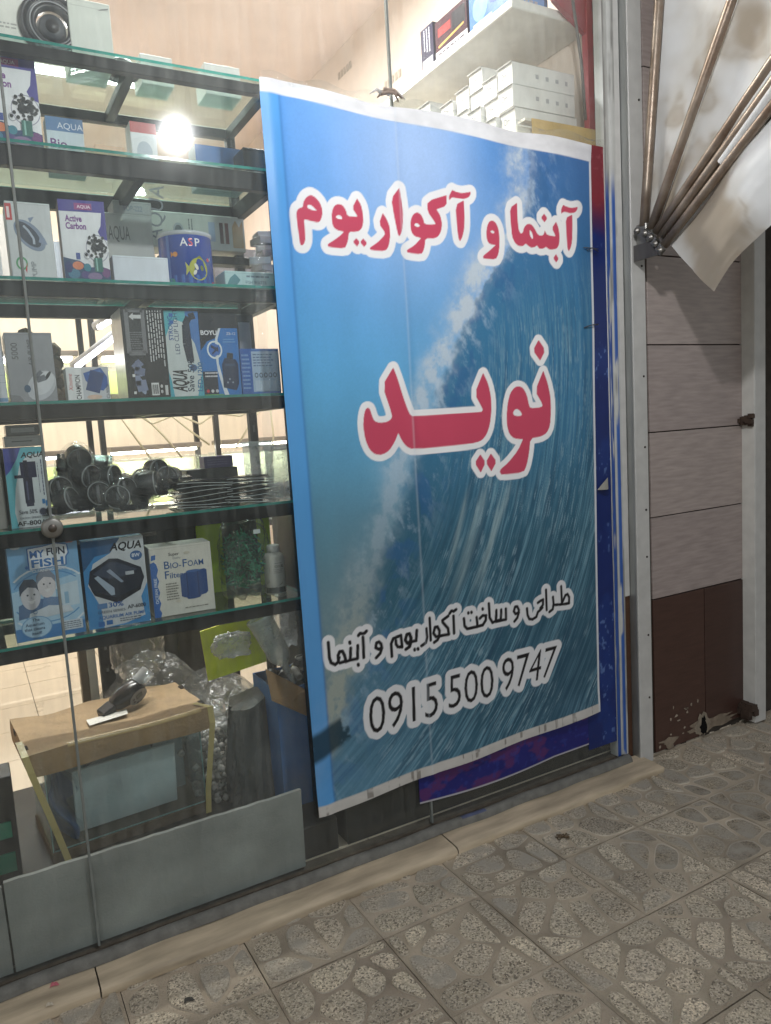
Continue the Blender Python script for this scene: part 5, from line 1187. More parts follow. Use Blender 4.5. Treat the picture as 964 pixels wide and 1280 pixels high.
myf = [('rect', 0, 0, 1, 1, (128, 182, 226)), ('poly', [(0, .5), (1, .62), (1, .16), (0, .1)], (176, 212, 238)), ('ring', .52, .40, .62, .33, .05, (226, 238, 248)), ('ring', .52, .42, .54, .26, .04, (90, 150, 206)), ('poly', [(.55, .5), (.95, .54), (.95, .3), (.55, .28)], (206, 226, 240)), ('rect', .62, .32, .66, .48, (150, 190, 220)), ('rect', .74, .32, .8, .44, (150, 190, 220)), ('rect', 0, 0, 1, .13, (70, 134, 196)), ('ell', .12, .94, .07, .02, (220, 232, 244)), ('rect', .84, .93, .94, .965, (200, 120, 120)),
       ('poly', [(.06, .22), (.46, .26), (.44, .40), (.3, .42), (.08, .36)], (90, 120, 160)), ('poly', [(.38, .22), (.72, .26), (.66, .40), (.44, .42)], (110, 140, 180))] + head(.26, .45, .14, (70, 80, 100), (206, 206, 214)) + head(.50, .54, .13, (130, 140, 158), (224, 220, 224)) + [('poly', [(.2, .2), (.85, .24), (.8, .3), (.5, .33), (.22, .27)], (212, 222, 232)), ('ring', .3, .28, .03, .02, .3, (60, 110, 160)), ('ell', .30, .13, .22, .11, (176, 210, 236)), ('ring', .30, .13, .22, .11, .06, (110, 160, 206)),
        ('txt', 'The', .24, .19, .03, (30, 60, 100), {'bold': .02}), ('txt', 'Aquarium', .14, .145, .03, (30, 60, 100), {'bold': .02}), ('txt', 'that cleans', .12, .10, .03, (30, 60, 100), {'bold': .02}), ('txt', 'itself!', .22, .055, .03, (30, 60, 100), {'bold': .02}), ('rect', .66, .05, .96, .15, (206, 218, 230)), ('bars', .68, .06, .94, .14, 4, (90, 100, 120), 5),
        ('poly', [(.27, .70), (.82, .715), (.83, .80), (.87, .83), (.86, .92), (.68, .95), (.50, .93), (.27, .92)], (60, 120, 190)), ('poly', [(.29, .705), (.80, .72), (.81, .80), (.85, .835), (.84, .915), (.68, .94), (.50, .92), (.29, .91)], (236, 242, 250)), ('txt', 'MY', .31, .82, .07, (40, 110, 186), {'bold': .03, 'fit': .21}), ('txt', 'FUN', .55, .83, .07, (24, 40, 70), {'bold': .03, 'fit': .26}), ('txt', 'FISH', .32, .725, .075, (50, 120, 190), {'bold': .03, 'fit': .46}), ('txt', 'CLEANING TANK', .32, .675, .026, (236, 242, 250), {'bold': .02, 'fit': .5}), ('poly', [(.22, .73), (.25, .75), (.28, .73), (.25, .71)], (60, 120, 190))]
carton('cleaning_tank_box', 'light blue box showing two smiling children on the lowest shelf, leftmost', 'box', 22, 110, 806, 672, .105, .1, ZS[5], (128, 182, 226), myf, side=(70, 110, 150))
aqp = [('rect', 0, 0, 1, 1, (70, 144, 204)), ('poly', [(.62, 1), (1, 1), (1, .46), (.88, .30), (.92, .08), (.6, .02), (.24, .0), (.22, .24), (.05, .5), (.16, .74), (.45, .84)], (206, 212, 218)), ('poly', [(0, 1), (.62, 1), (.45, .84), (.2, .82), (0, .66)], (52, 96, 140)), ('txt', 'AQUA', .44, .865, .085, (20, 24, 32), {'bold': .03, 'shear': .25, 'fit': .52}), ('ell', .86, .78, .1, .055, (60, 104, 160)), ('txt', '8W', .79, .765, .04, (230, 236, 244), {'bold': .02}),
       ('poly', [(.06, .52), (.1, .66), (.42, .78), (.56, .77), (.92, .64), (.96, .52), (.90, .42), (.50, .32), (.40, .33), (.1, .44)], (38, 44, 58)), ('poly', [(.14, .62), (.42, .74), (.54, .73), (.86, .62), (.60, .56), (.40, .55)], (62, 72, 92)), ('poly', [(.16, .58), (.22, .60), (.46, .44), (.46, .36), (.4, .36)], (170, 186, 204)), ('poly', [(.36, .64), (.42, .66), (.62, .50), (.58, .49)], (150, 164, 184)), ('rect', .66, .57, .80, .61, (190, 196, 204)), ('poly', [(.1, .44), (.46, .33), (.9, .42), (.88, .38), (.5, .26), (.14, .38)], (24, 28, 38)),
       ('txt', '30%', .34, .225, .055, (40, 90, 160), {'bold': .02, 'fit': .24}), ('rect', .16, .22, .32, .28, (90, 130, 180)), ('txt', 'GREEN SERIES', .16, .165, .03, (50, 60, 80), {'fit': .44}), ('txt', 'AP-6000', .64, .18, .042, (30, 36, 50), {'bold': .02, 'fit': .30}), ('txt', 'AQUARIUM AIR PUMP', .16, .10, .038, (50, 110, 180), {'bold': .015, 'fit': .76}), ('bars', .5, .04, .86, .09, 2, (90, 100, 120), 4), ('rect', .15, .02, .25, .075, (50, 110, 180)), ('rect', .28, .03, .38, .08, (50, 110, 180))]
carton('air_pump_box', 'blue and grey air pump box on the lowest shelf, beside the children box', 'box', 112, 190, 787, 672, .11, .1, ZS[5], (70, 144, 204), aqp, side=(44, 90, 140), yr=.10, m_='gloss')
foam = [('poly', [(0, 0), (.10, 0), (.12, .06), (.09, .12), (.12, .2), (.09, .28), (.12, .36), (.09, .44), (.12, .52), (.09, .6), (.12, .68), (.1, .76), (.06, .8), (0, .78)], (44, 104, 180)), ('poly', [(.02, .82), (.09, .83), (.1, .9), (.03, .89)], (44, 104, 180)), ('txt', 'OCEAN FREE', .085, .2, .04, (226, 236, 246), {'rot': 1.57, 'bold': .01, 'fit': .42}),
        ('txt', 'Super', .30, .86, .045, (50, 50, 56), {'bold': .01, 'shear': .15}), ('txt', 'Quality', .36, .81, .028, (110, 120, 130), {'shear': .2}), ('txt', 'B', .22, .68, .11, (40, 90, 150), {'bold': .01}), ('txt', 'IO-', .32, .68, .08, (40, 90, 150), {'bold': .01}), ('txt', 'F', .52, .68, .11, (40, 90, 150), {'bold': .01}), ('txt', 'OAM', .60, .68, .08, (40, 90, 150), {'bold': .01, 'fit': .26}), ('txt', 'F', .22, .54, .11, (40, 90, 150), {'bold': .01}), ('txt', 'ilter', .30, .54, .08, (40, 90, 150), {'bold': .01}),
        ('poly', [(.46, .26), (.50, .24), (.54, .23), (.56, .205), (.66, .20), (.76, .21), (.78, .24), (.86, .25), (.90, .28), (.90, .60), (.86, .62), (.74, .61), (.58, .60), (.50, .58), (.46, .56)], (32, 72, 134)), ('rect', .56, .25, .575, .58, (22, 50, 100)), ('rect', .74, .25, .755, .6, (22, 50, 100)), ('ell', .68, .605, .12, .02, (50, 96, 160)), ('bars', .22, .22, .42, .48, 7, (120, 118, 110), 9), ('bars', .5, .07, .88, .10, 1, (130, 126, 118), 3), ('ell', .6, .88, .05, .02, (206, 200, 184)), ('ell', .4, .2, .04, .02, (214, 208, 192))]
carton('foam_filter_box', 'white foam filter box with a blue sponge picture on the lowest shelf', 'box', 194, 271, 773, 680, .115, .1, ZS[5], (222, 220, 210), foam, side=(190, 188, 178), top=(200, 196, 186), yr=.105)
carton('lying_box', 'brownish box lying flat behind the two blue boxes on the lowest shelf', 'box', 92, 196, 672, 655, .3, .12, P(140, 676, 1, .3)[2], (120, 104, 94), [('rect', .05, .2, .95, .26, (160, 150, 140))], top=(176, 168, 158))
carton('packing_carton', 'dark carton carrying the flat brownish box on the lowest shelf', 'box', 95, 194, 790, 676, .31, .1, ZS[5], (40, 38, 38), zt=P(140, 676, 1, .3)[2]-.0012)
def bag(name, parent, c, rx, ry, rz, m_, seed, crump=.22, n=(40, 30)):
    q = MB()
    def fn(s_, t_):
        a = s_*2*math.pi; b2 = (t_-.5)*math.pi
        k = float(fbm(np.array([math.cos(a)*2.2+seed]), np.array([math.sin(a)*2.2+t_*5]), 4, seed)[0])-.5
        k2 = abs(float(fbm(np.array([math.cos(a)*3+seed+9]), np.array([math.sin(a)*3+t_*7]), 3, seed+3)[0])-.5)
        k3 = float(fbm(np.array([math.cos(a)*6+t_*2+seed]), np.array([math.sin(a)*6+t_*13]), 3, seed+5)[0])
        f = 1+crump*k*1.6-crump*k2-crump*.9*abs(k3-.5)
        cb = abs(math.cos(b2))**.55; sb = math.copysign(abs(math.sin(b2))**.7, math.sin(b2))
        return (c[0]+rx*f*cb*math.cos(a), c[1]+ry*f*cb*math.sin(a), max(c[2]-rz, c[2]+rz*f*sb))
    q.grid(n[0], n[1], fn, (225, 228, 226), m_, True)
    return sub(q, name, parent)
pc_ = P(305, 705, 1, .2); pr = (P(338, 705, 1, .2)[0]-P(272, 705, 1, .2)[0])/2
zt_ = P(305, 645, 1, .2)[2]; hz = (zt_-ZS[5])/2
pb = thing('plant_bag', 'clear plastic bag of green plastic plants on the lowest shelf', 'bag', (pc_[0], .2, ZS[5]+.001))
q = MB(); rr = random.Random(21)
for k in range(900):
    th_, ph = rr.random()*6.28, math.acos(rr.uniform(-1, 1)); rd_ = rr.random()**.35*.86
    cx, cy, cz = pr*.92*rd_*math.sin(ph)*math.cos(th_), .075*rd_*math.sin(ph)*math.sin(th_), hz*.88*rd_*math.cos(ph)
    c = np.array([pc_[0]+cx, .2+cy, ZS[5]+hz*.97+cz]); c[2] = max(c[2], ZS[5]+.008)
    d1 = np.array([rr.gauss(0, 1), rr.gauss(0, 1), rr.gauss(0, 1)]); d1 /= np.linalg.norm(d1); d2_ = np.cross(d1, [rr.gauss(0, 1), rr.gauss(0, 1), rr.gauss(0, 1)]); d2_ /= np.linalg.norm(d2_)+1e-6
    L, w_ = rr.uniform(.008, .018), rr.uniform(.002, .0045); col_ = rr.choice([(30, 150, 104), (44, 168, 124), (20, 110, 78), (76, 184, 144), (22, 84, 62)])
    q.poly([c-d1*L, c+d2_*w_, c+d1*L, c-d2_*w_], col_, 'leaf')
sub(q, 'plastic_plants', pb)
bag('clear_bag', pb, (pc_[0], .2, ZS[5]+hz+.001), pr*1.02, .085, hz, 'film', 5, .25)
q = MB(); q.box((pc_[0]+.012, .112, ZS[5]+hz*1.62), (pc_[0]+.035, .114, ZS[5]+hz*1.72), (220, 228, 224), 'card'); sub(q, 'price_tag', pb)
p = P(351, 752, 1, .14); bw = (P(363, 720, 1, .14)[0]-P(338, 720, 1, .14)[0])/2; bh = P(350, 682, 1, .14)[2]-ZS[5]
bt = thing('bottle', 'white bottle with a dark wave label at the right end of the lowest shelf', 'bottle', (p[0], .14+bw, ZS[5]+.0006))
q = MB(); q.lathe([(.0001, .001), (bw*.94, .001), (bw, .006), (bw, bh*.76), (bw*.9, bh*.81), (bw*.55, bh*.86), (bw*.5, bh*.87)], (0, 0, 0), (196, 192, 182), 'gloss', 32)
def cylb(x, y, e): a = (x-math.pi*bw*.5)/bw; return ((bw+e+.0004)*math.sin(a), -(bw+e+.0004)*math.cos(a), y)
cylb.__name__ = 'cyl'
q.art([('rect', .05, .04, .95, .16, (56, 62, 58)), ('poly', [(.55, .16), (.95, .16), (.95, .6), (.86, .5), (.74, .3)], (50, 58, 54)), ('poly', [(.05, .16), (.4, .16), (.6, .22), (.7, .34), (.5, .2), (.2, .2)], (70, 80, 74)), ('txt', 'EXCEL', .40, .56, .05, (40, 44, 44), {'bold': .02}), ('bars', .36, .44, .66, .54, 3, (120, 122, 118), 3), ('bars', .4, .63, .66, .67, 1, (120, 122, 118), 6)], math.pi*bw, bh, cylb, 'gloss'); q.build('body', bt)
q = MB(); q.lathe([(bw*.56, bh*.865), (bw*.60, bh*.87), (bw*.60, bh*.985), (bw*.54, bh), (.0001, bh)], (0, 0, 0), (214, 212, 206), 'plastic', 28); q.build('cap', bt)
for (u0, v0, u1, v1, lab) in ((248, 690, 276, 650, 'lime green packet between the foam filter box and the bag of green plants'), (322, 660, 336, 640, 'small lime green packet behind the bag of green plants, towards the bottle')):
    a, c = P(u0, v0, 1, .34), P(u1, v1, 1, .34); lp = MB(); lp.box((a[0], .34, ZS[5]+.001), (c[0], .35, c[2]), (186, 212, 40), 'gloss', .001)
    tag(lp.build('lime_packet', origin=(a[0], .34, ZS[5])), lab, 'packet', 'lime packets')

# ================================================================== BELOW THE SHELVES
def slab(name, lab, cat, pts, y0, y1, col, m_, group=None):
    """flat board with its outline in the facade plane"""
    q = MB(); n = len(pts)
    a = q.add([(x, y0, z) for x, z in pts]); b_ = q.add([(x, y1, z) for x, z in pts])
    q.face(range(a, a+n), lin(col), m_); q.face(range(b_+n-1, b_-1, -1), lin(col), m_)
    for k in range(n): q.face([a+k, b_+k, b_+(k+1) % n, a+(k+1) % n], lin(tuple(min(255, int(c*1.12)) for c in col)), m_)
    return tag(q.build(name, origin=(pts[0][0], y0, pts[0][1])), lab, cat, group)
p1, p2, p3 = P(4, 1102, 1, .022), P(375, 986, 1, .022), P(381, 1081, 1, .022)
rr = random.Random(40); topz = [(p1[0]+(p2[0]-p1[0])*k/24, p1[2]+(p2[2]-p1[2])*k/24+rr.uniform(-.0015, .0015)) for k in range(25)]
slab('grey_board', 'long grey plaster board leaning inside the glass in front of the fish tank', 'board', [(p1[0]+.004, .056), (p3[0], .056)]+topz[::-1], .012, .026, (150, 153, 150), 'board')
slab('grey_board', 'short piece of grey plaster board at the left picture edge beside the long one', 'board', [(-.55, .056), (p1[0]-.002, .056), (p1[0]-.004, .2), (p1[0]-.006, .31), (-.55, .315)], .013, .027, (146, 148, 145), 'board')
q = MB(); q.box((-.60, .05, ZF+.001), (.985, .98, .165), (38, 36, 34), 'paint_metal', .004); tag(q.build('window_plinth', origin=(.2, .5, ZF)), 'low dark platform inside the window under the fish tank and rack', 'platform')
# boxed tank with cardboard lid
FL = np.array([P(34, 946, 2, .55)[0], P(34, 946, 2, .55)[1]]); FRp = P(252, 879, 2, .55)
ang = .42*math.atan2(FRp[1]-FL[1], FRp[0]-FL[0]); Lx = math.hypot(FRp[0]-FL[0], FRp[1]-FL[1]); Ly = .375
tank = thing('fish_tank', 'glass fish tank under a brown cardboard lid held with masking tape', 'fish tank', (FL[0], FL[1], .166), ang)
z0 = .036; zt_ = .33
q = MB()
for (a, c) in (((.045, .03), (.555, .036)), ((.045, .335), (.555, .341)), ((.045, .0365), (.051, .3345)), ((.549, .0365), (.555, .3345))):
    q.box((a[0], a[1], z0), (c[0], c[1], zt_), (190, 214, 216), 'tank_glass')
q.build('glass_walls', tank)
q = MB()
for (a, c) in (((.044, .0285), (.0475, .032)), ((.5525, .0285), (.556, .032))): q.box((a[0], a[1], z0), (c[0], c[1], zt_), (150, 185, 185), 'teal_edge')
[q.box((.051, .0275, zz), (.549, .0295, zz+.004), (150, 190, 190), 'teal_edge') for zz in (z0+.001, zt_-.010)]; q.build('silicone_seam', tank)
q = MB(); q.box((.04, .025, .0), (.565, .35, .034), (92, 80, 64), 'kraft', .002); q.build('base_tray', tank)
q = MB(); q.box((.13, .09, z0+.002), (.47, .10, .262), (222, 226, 226), 'board', .002, M=Matrix.Rotation(R_(7), 4, 'X')); q.box((.06, .20, z0+.002), (.54, .21, .30), (170, 190, 196), 'board', .002); q.build('foam_sheet', tank)
q = MB(); rr = random.Random(9)
q.tube([(.16, .12, .33), (.19, .12, .26), (.25, .12, .285), (.27, .13, .33)], .012, (40, 56, 66), 'plastic', 8); q.build('dark_hose', tank)
q = MB(); q.tube([(.38, .1, .33), (.40, .1, .27), (.425, .1, .33)], .010, (40, 56, 66), 'plastic', 8); q.build('dark_hose', tank)
q = MB(); q.tube([(.46, .1, .335), (.445, .11, .30), (.47, .12, .27)], .012, (36, 50, 62), 'plastic', 8); q.build('dark_hose', tank)
q = MB(); q.grid(16, 20, lambda s_, t_: (.055+.085*s_+.01*math.sin(t_*9), .08+.05*math.sin(s_*5+t_*7), z0+.004+.27*t_*(1-.15*s_)), (44, 96, 150), 'film', True); q.grid(16, 20, lambda s_, t_: (.06+.07*s_+.012*math.sin(t_*8), .11+.05*math.sin(s_*5+t_*6), z0+.004+.25*t_*(1-.3*s_)), (40, 90, 150), 'vinyl', True); q.build('blue_bag', tank)
q = MB(); z1, z2 = .384-.072, .384
def lidtop(s_, t_):
    return (Lx*s_, Ly*t_, z2+.005*math.sin(s_*7+t_*3)+.004*math.sin(s_*17+1)*t_+.008*(float(fbm(np.array([s_*9.]), np.array([t_*7.]), 3, 55)[0])-.5))
q.grid(30, 16, lidtop, (170, 146, 114), 'kraft', True)
q.grid(30, 6, lambda s_, t_: (Lx*s_, -.003*math.sin(t_*3.1)-.001*math.sin(s_*20), z1-.004*math.sin(s_*9)+(lidtop(s_, 0)[2]-z1+.004*math.sin(s_*9))*t_), (158, 132, 98), 'kraft', True)
q.grid(16, 5, lambda s_, t_: (Lx+.002*math.sin(t_*3.1), Ly*s_, z1+(lidtop(1, s_)[2]-z1)*t_), (150, 118, 78), 'kraft', True)
q.grid(16, 5, lambda s_, t_: (-.002*math.sin(t_*3.1), Ly*s_, z1+(lidtop(0, s_)[2]-z1)*t_), (150, 118, 78), 'kraft', True)
q.grid(30, 5, lambda s_, t_: (Lx*s_, Ly, z1+(lidtop(s_, 1)[2]-z1)*t_), (150, 118, 78), 'kraft', True)
for (a, b_) in ((.06, .05), (.06, .24)): q.box((-.003, b_, z2-.012), (.012, b_+.035, z2+.0045), (36, 28, 20), 'kraft')
for (a, b_) in ((Lx, .05), (Lx, .26)): q.box((a-.012, b_, z2-.012), (a+.003, b_+.035, z2+.0045), (36, 28, 20), 'kraft')
q.grid(24, 3, lambda s_, t_: (Lx*(.2+.75*s_), -.0045+.03*max(0, t_-.5), z2+.004-.02*max(0, .5-t_)+.0035*math.sin((.2+.75*s_)*7)), (196, 168, 112), 'gloss', True)
q.build('cardboard_lid', tank)
q = MB(); tp = (198, 182, 120)
def ribbon(pts, wd, nrm=(1, 0, 0)):
    for a, b_ in zip(pts, pts[1:]):
        a, b_ = np.array(a), np.array(b_); n0 = np.array(nrm)*wd/2
        q.poly([a-n0, b_-n0, b_+n0, a+n0], tp, 'gloss'); q.poly([a-n0+[0, .002, 0], a+n0+[0, .002, 0], b_+n0+[0, .002, 0], b_-n0+[0, .002, 0]], tp, 'gloss')
ribbon([(-.008, .10, .40), (-.006, -.004, .385), (.005, -.008, .33), (.062, .020, .10), (.085, .012, .0)], .020); q.build('tape_strap', tank)
q = MB(); ribbon([(Lx-.03, .06, .392), (Lx+.004, -.003, .388), (Lx+.006, -.008, .33), (Lx-.022, .018, .08), (Lx-.03, .012, .0)], .020); q.build('tape_strap', tank)
# controller on the lid
dv = thing('feeder_device', 'black oval timer feeder with a grey display lying on the cardboard lid', 'feeder', tuple(P(160, 882, 2, .556)))
p = dv.location; M_ = Matrix.Translation(p+Vector((0, .0, .042))) @ Euler((R_(20), R_(-22), R_(22))).to_matrix().to_4x4()
q = MB(); prof = [(.0001, -.075), (.018, -.07), (.032, -.05), (.041, -.015), (.042, .02), (.036, .05), (.024, .066), (.0001, .07)]
q.lathe(prof, (0, 0, 0), (28, 28, 30), 'gloss', 28, M=M_ @ Matrix.Rotation(R_(90), 4, 'Y') @ Matrix.Diagonal((.8, 1, 1, 1)))
sub(q, 'body', dv)
q = MB(); fnp = lambda x, y_, e: tuple(M_ @ Vector((x-.02, -.0405-e*2, y_-.03)))
q.art([('ell', .5, .5, .5, .5, (126, 128, 132)), ('rect', .36, .4, .72, .74, (52, 58, 60)), ('rect', .40, .46, .68, .7, (94, 104, 100)), ('ell', .2, .62, .06, .07, (40, 40, 44)), ('ell', .2, .42, .06, .07, (40, 40, 44)), ('ell', .34, .24, .06, .06, (40, 40, 44)), ('ell', .52, .22, .06, .06, (40, 40, 44))], .075, .056, fnp, 'plastic', .0006)
sub(q, 'display_panel', dv)
q = MB(); q.lathe([(.026, .05), (.028, .105), (.0275, .107), (.025, .105), (.024, .05)], (0, 0, 0), (230, 232, 232), 'frosted', 24, M=M_ @ Matrix.Rotation(R_(78), 4, 'Y')); sub(q, 'clear_tube', dv)
q = MB(); q.box((-.115, -.022, -.024), (-.062, .022, .018), (24, 24, 26), 'plastic', .005, M=M_); sub(q, 'clamp', dv)
q = MB(); pa, pb_, pcx, pd = [P(*k, 2, .5575) for k in ((108, 900), (158, 886), (160, 892), (112, 907))]
q.poly([pa, pb_, pcx, pd], (226, 224, 216), 'card'); q.poly([k-np.array([0, 0, .001]) for k in (pa, pb_, pcx, pd)], (226, 224, 216), 'card')
tag(q.build('paper_label', origin=tuple(pa)), 'small white printed paper strip lying on the cardboard lid', 'paper')
# dark stone, pellet bag, plastic heap
pA, pB = P(292, 990, 1, .3), P(353, 985, 1, .3); pT = P(320, 878, 1, .3)
q = MB(); cx = (pA[0]+pB[0])/2; rx = (pB[0]-pA[0])/2; z0s = .167
def stone(s_, t_):
    a = s_*2*math.pi; k = 1+.30*(float(fbm(np.array([math.cos(a)*2.8]), np.array([math.sin(a)*2.8+t_*3.2]), 5, 3)[0])-.5)*2+.06*math.sin(3*a+1)
    r = 1.0-.16*t_
    return (cx+rx*r*k*math.cos(a)+.012*t_, .36+rx*.8*r*k*math.sin(a), z0s+(pT[2]-z0s+.02*math.cos(a-.6))*t_)
q.grid(48, 26, stone, (84, 88, 88), 'slate', False)
tp_ = [stone(k/47, 1) for k in range(47)]; n0 = q.add(tp_+[(cx+.012, .36, pT[2]+.008)])
for k in range(47): q.face([n0+k, n0+(k+1) % 47, n0+47], lin((150, 152, 150)), 'slate')
mat('slate', .8, nscale=10, namt=.35, bump=.6, bscale=26, stretch=(1.6, 1.6, .45))
tag(q.build('rock_column', origin=(cx, .36, z0s)), 'dark upright stone block with a pale flat top right of the fish tank', 'stone')
pc_ = P(274, 955, 1, .42)
pbag = thing('pellet_bag', 'clear bag of white ceramic rings between the fish tank and the dark stone', 'bag', (pc_[0], .46, .167))
q = MB(); rr = random.Random(17)
for k in range(150):
    c = Vector((pc_[0]+rr.gauss(0, .04), .46+rr.uniform(-.07, .05), .18+rr.random()**1.6*.22)); M_ = Matrix.Translation(c) @ Euler((rr.random()*3, rr.random()*3, 0)).to_matrix().to_4x4()
    q.lathe([(.005, -.009), (.012, -.009), (.012, .009), (.005, .009)], (0, 0, 0), rr.choice([(168, 166, 160), (146, 144, 140), (184, 182, 176)]), 'plaster', 9, M=M_)
sub(q, 'ceramic_rings', pbag)['kind'] = 'stuff'
bag('clear_bag', pbag, (pc_[0], .46, .34), .085, .10, .17, 'film', 8, .3)
hp = thing('plastic_heap', 'heap of crumpled smoky plastic sheeting lying behind the tank lid', 'plastic sheet', (.8, .78, .166))
def heapf(seed, x0, x1, y0, y1, zt, drop):
    def f(s_, t_):
        x, y = x0+(x1-x0)*s_, y0+(y1-y0)*t_
        r1 = 1-np.abs(fbm(x*7+seed, y*7, 4, seed)-.5)*4; r2 = 1-np.abs(fbm(x*16+y*9, y*12-x*5, 3, seed+4)-.5)*4
        ed = np.sin(math.pi*np.clip(s_, 0, 1))**.5*np.clip(t_*1.6, 0, 1)**.6
        z = .345+(zt-.345)*ed*(.75+.35*fbm(x*3, y*3, 3, seed+8))+.030*r1*ed+.014*r2*ed-drop*np.clip(.12-t_, 0, 1)*2.0
        return (x+.02*r1*(t_ < .2), y+.012*r2, np.maximum(z, .18))
    return f
gr_ = lambda s_, t_, x, y, z: np.zeros(s_.shape+(3,))+L3((120, 122, 120))
sheet('crumpled_sheet', heapf(3, .34, .80, .74, .97, .62, .4), 90, 60, gr_, 'smoky_film', hp)
sheet('crumpled_sheet', heapf(9, .62, 1.00, .52, .92, .50, .5), 90, 70, gr_, 'smoky_film', hp)
sheet('crumpled_sheet', heapf(15, .60, .98, .50, .90, .455, .6), 80, 60, gr_, 'smoky_film', hp)
q = MB(); q.box((.42, .62, .166), (1.02, .9, .34), (66, 60, 54), 'kraft', .006); tag(q.build('brown_crate', origin=(.7, .76, .166)), 'brown carton lying under the heap of smoky plastic sheeting', 'box')
p = P(175, 815, 1, .7); cb = thing('clear_bag', 'rumpled clear plastic bag hanging against the dark cabinet above the tank lid', 'bag', (p[0], .74, .62)); bag('crumpled_film', cb, (p[0], .74, p[2]-.02), .10, .06, .12, 'film', 13, .5)
# lime card, clear bags, siphon, blue carton
a, c = P(256, 836, 1, .52), P(336, 762, 1, .52)
slab('lime_card', 'bright lime yellow printed card standing below the lowest shelf', 'card', [(a[0]+.01, a[2]-.05), (c[0], a[2]-.02), (c[0], c[2]), (a[0]-.005, c[2]-.035)], .52, .524, (236, 252, 30), 'lime_print')
p = P(292, 808, 1, .40); cb = thing('clear_bag', 'milky clear bag lying in front of the lime yellow card', 'bag', (p[0], .42, p[2]-.05)); bag('crumpled_film', cb, (p[0], .42, p[2]), .085, .05, .045, 'frosted', 15, .45)
p = P(358, 782, 1, .42); cb = thing('clear_bag', 'pale crumpled bag under the end of the lowest shelf, right of the funnel', 'bag', (p[0], .42, p[2]-.07)); bag('crumpled_film', cb, (p[0], .42, p[2]), .07, .05, .075, 'frosted', 18, .5)
a, c = P(324, 772, 1, .26), P(370, 858, 1, .22); d = Vector(c-a); Ln = d.length; M_ = Matrix.Translation(Vector(a)) @ d.to_track_quat('Z', 'Y').to_matrix().to_4x4()
sg = thing('siphon_cup', 'translucent siphon funnel standing upside down in the blue carton', 'siphon', tuple(c))
q = MB(); q.lathe([(.045, 0), (.047, .001), (.0455, Ln*.1), (.040, Ln*.55), (.030, Ln*.62), (.014, Ln*.68), (.011, Ln*.95), (.009, Ln*.95), (.012, Ln*.68), (.028, Ln*.61), (.038, Ln*.54), (.043, 0)], (0, 0, 0), (220, 222, 218), 'frosted', 32, M=M_); sub(q, 'funnel', sg)
q = MB(); q.lathe([(.045, -.002), (.049, .0), (.049, .010), (.0468, .012)], (0, 0, 0), (200, 202, 198), 'frosted', 32, M=M_); sub(q, 'rim', sg)
bx = thing('blue_carton', 'open blue carton with a brown flap beside the stone, full of black fittings', 'box', (.91, .32, .166))
x0c, x1c, ztc = P(338, 860, 1, .2)[0]+.02, P(385, 862, 1, .2)[0]+.03, P(360, 850, 1, .2)[2]-.03
q = MB()
for (a, c) in (((x0c, .20, .167), (x1c+.12, .204, ztc)), ((x0c, .44, .167), (x1c+.12, .444, ztc)), ((x0c, .2045, .167), (x0c+.004, .4395, ztc)), ((x1c+.116, .2045, .167), (x1c+.12, .4395, ztc)), ((x0c+.005, .205, .168), (x1c+.115, .439, .172))):
    q.box(a, c, (52, 110, 172), 'card')
sub(q, 'body', bx)
q = MB(); f0, f1, f2, f3 = [P(*k, 1, y) for k, y in (((332, 836), .24), ((386, 864), .18), ((386, 896), .16), ((340, 876), .17))]
q.poly([f0, f1, f2, f3], (156, 124, 88), 'kraft'); q.poly([k+np.array([0, .003, 0]) for k in (f3, f2, f1, f0)], (156, 124, 88), 'kraft'); sub(q, 'flap', bx)
rr = random.Random(27)
ft = thing('pipe_fittings', 'black and white pipe fittings heaped in the open blue carton', 'fittings', ((x0c+x1c)/2, .32, ztc-.1))
for k in range(16):
    c = Vector((rr.uniform(x0c+.02, x1c+.06), rr.uniform(.24, .40), ztc-.04+rr.random()*.07)); M_ = Matrix.Translation(c) @ Euler((rr.random()*3, rr.random()*3, 0)).to_matrix().to_4x4()
    q = MB(); q.lathe([(.012, -.03), (.018, -.03), (.018, -.01), (.013, -.008), (.013, .03), (.010, .03)], (0, 0, 0), rr.choice([(24, 24, 26), (24, 24, 26), (30, 30, 32), (170, 168, 162)]), 'plastic', 14, M=M_); sub(q, 'fitting', ft)
# dark furniture further in
q = MB(); q.box((.44, 1.0, ZF+.001), (.98, 1.4, .90), (38, 30, 26), 'paint_metal', .004); q.box((.46, .996, .10), (.705, .999, .86), (44, 34, 28), 'paint_metal'); q.box((.715, .996, .10), (.96, .999, .86), (44, 34, 28), 'paint_metal')
tag(q.build('dark_cabinet', origin=(.7, 1.2, ZF)), 'dark brown low cabinet standing behind the rack', 'cabinet')
q = MB(); q.box((1.02, .06, ZF+.001), (2.30, .56, 1.30), (34, 34, 34), 'paint_metal', .004); q.box((1.02, .052, ZF+.002), (2.30, .059, .45), (30, 33, 31), 'shade_black')  # added block: stops backlight on the banner, its dark front stands for shade
mat('shade_black', .5, nscale=6, namt=.6)
tag(q.build('light_block', origin=(1.6, .3, ZF)), 'black block added behind the big printed sheet to keep lamp light off its back', 'light block')
q = MB(); q.box((-.62, .30, .166), (.02, .42, .50), (26, 26, 26), 'paint_metal', .003); q.box((-.62, .292, .20), (.006, .299, .26), (40, 120, 96), 'plastic'); q.box((-.62, .292, .31), (.004, .299, .36), (40, 120, 96), 'plastic')
tag(q.build('black_crate', origin=(-.3, .36, .166)), 'black crate with green strips at the left picture edge beside the fish tank', 'crate')
pa, pb_ = P(128, 850, 1, .92), P(146, 850, 1, .92)
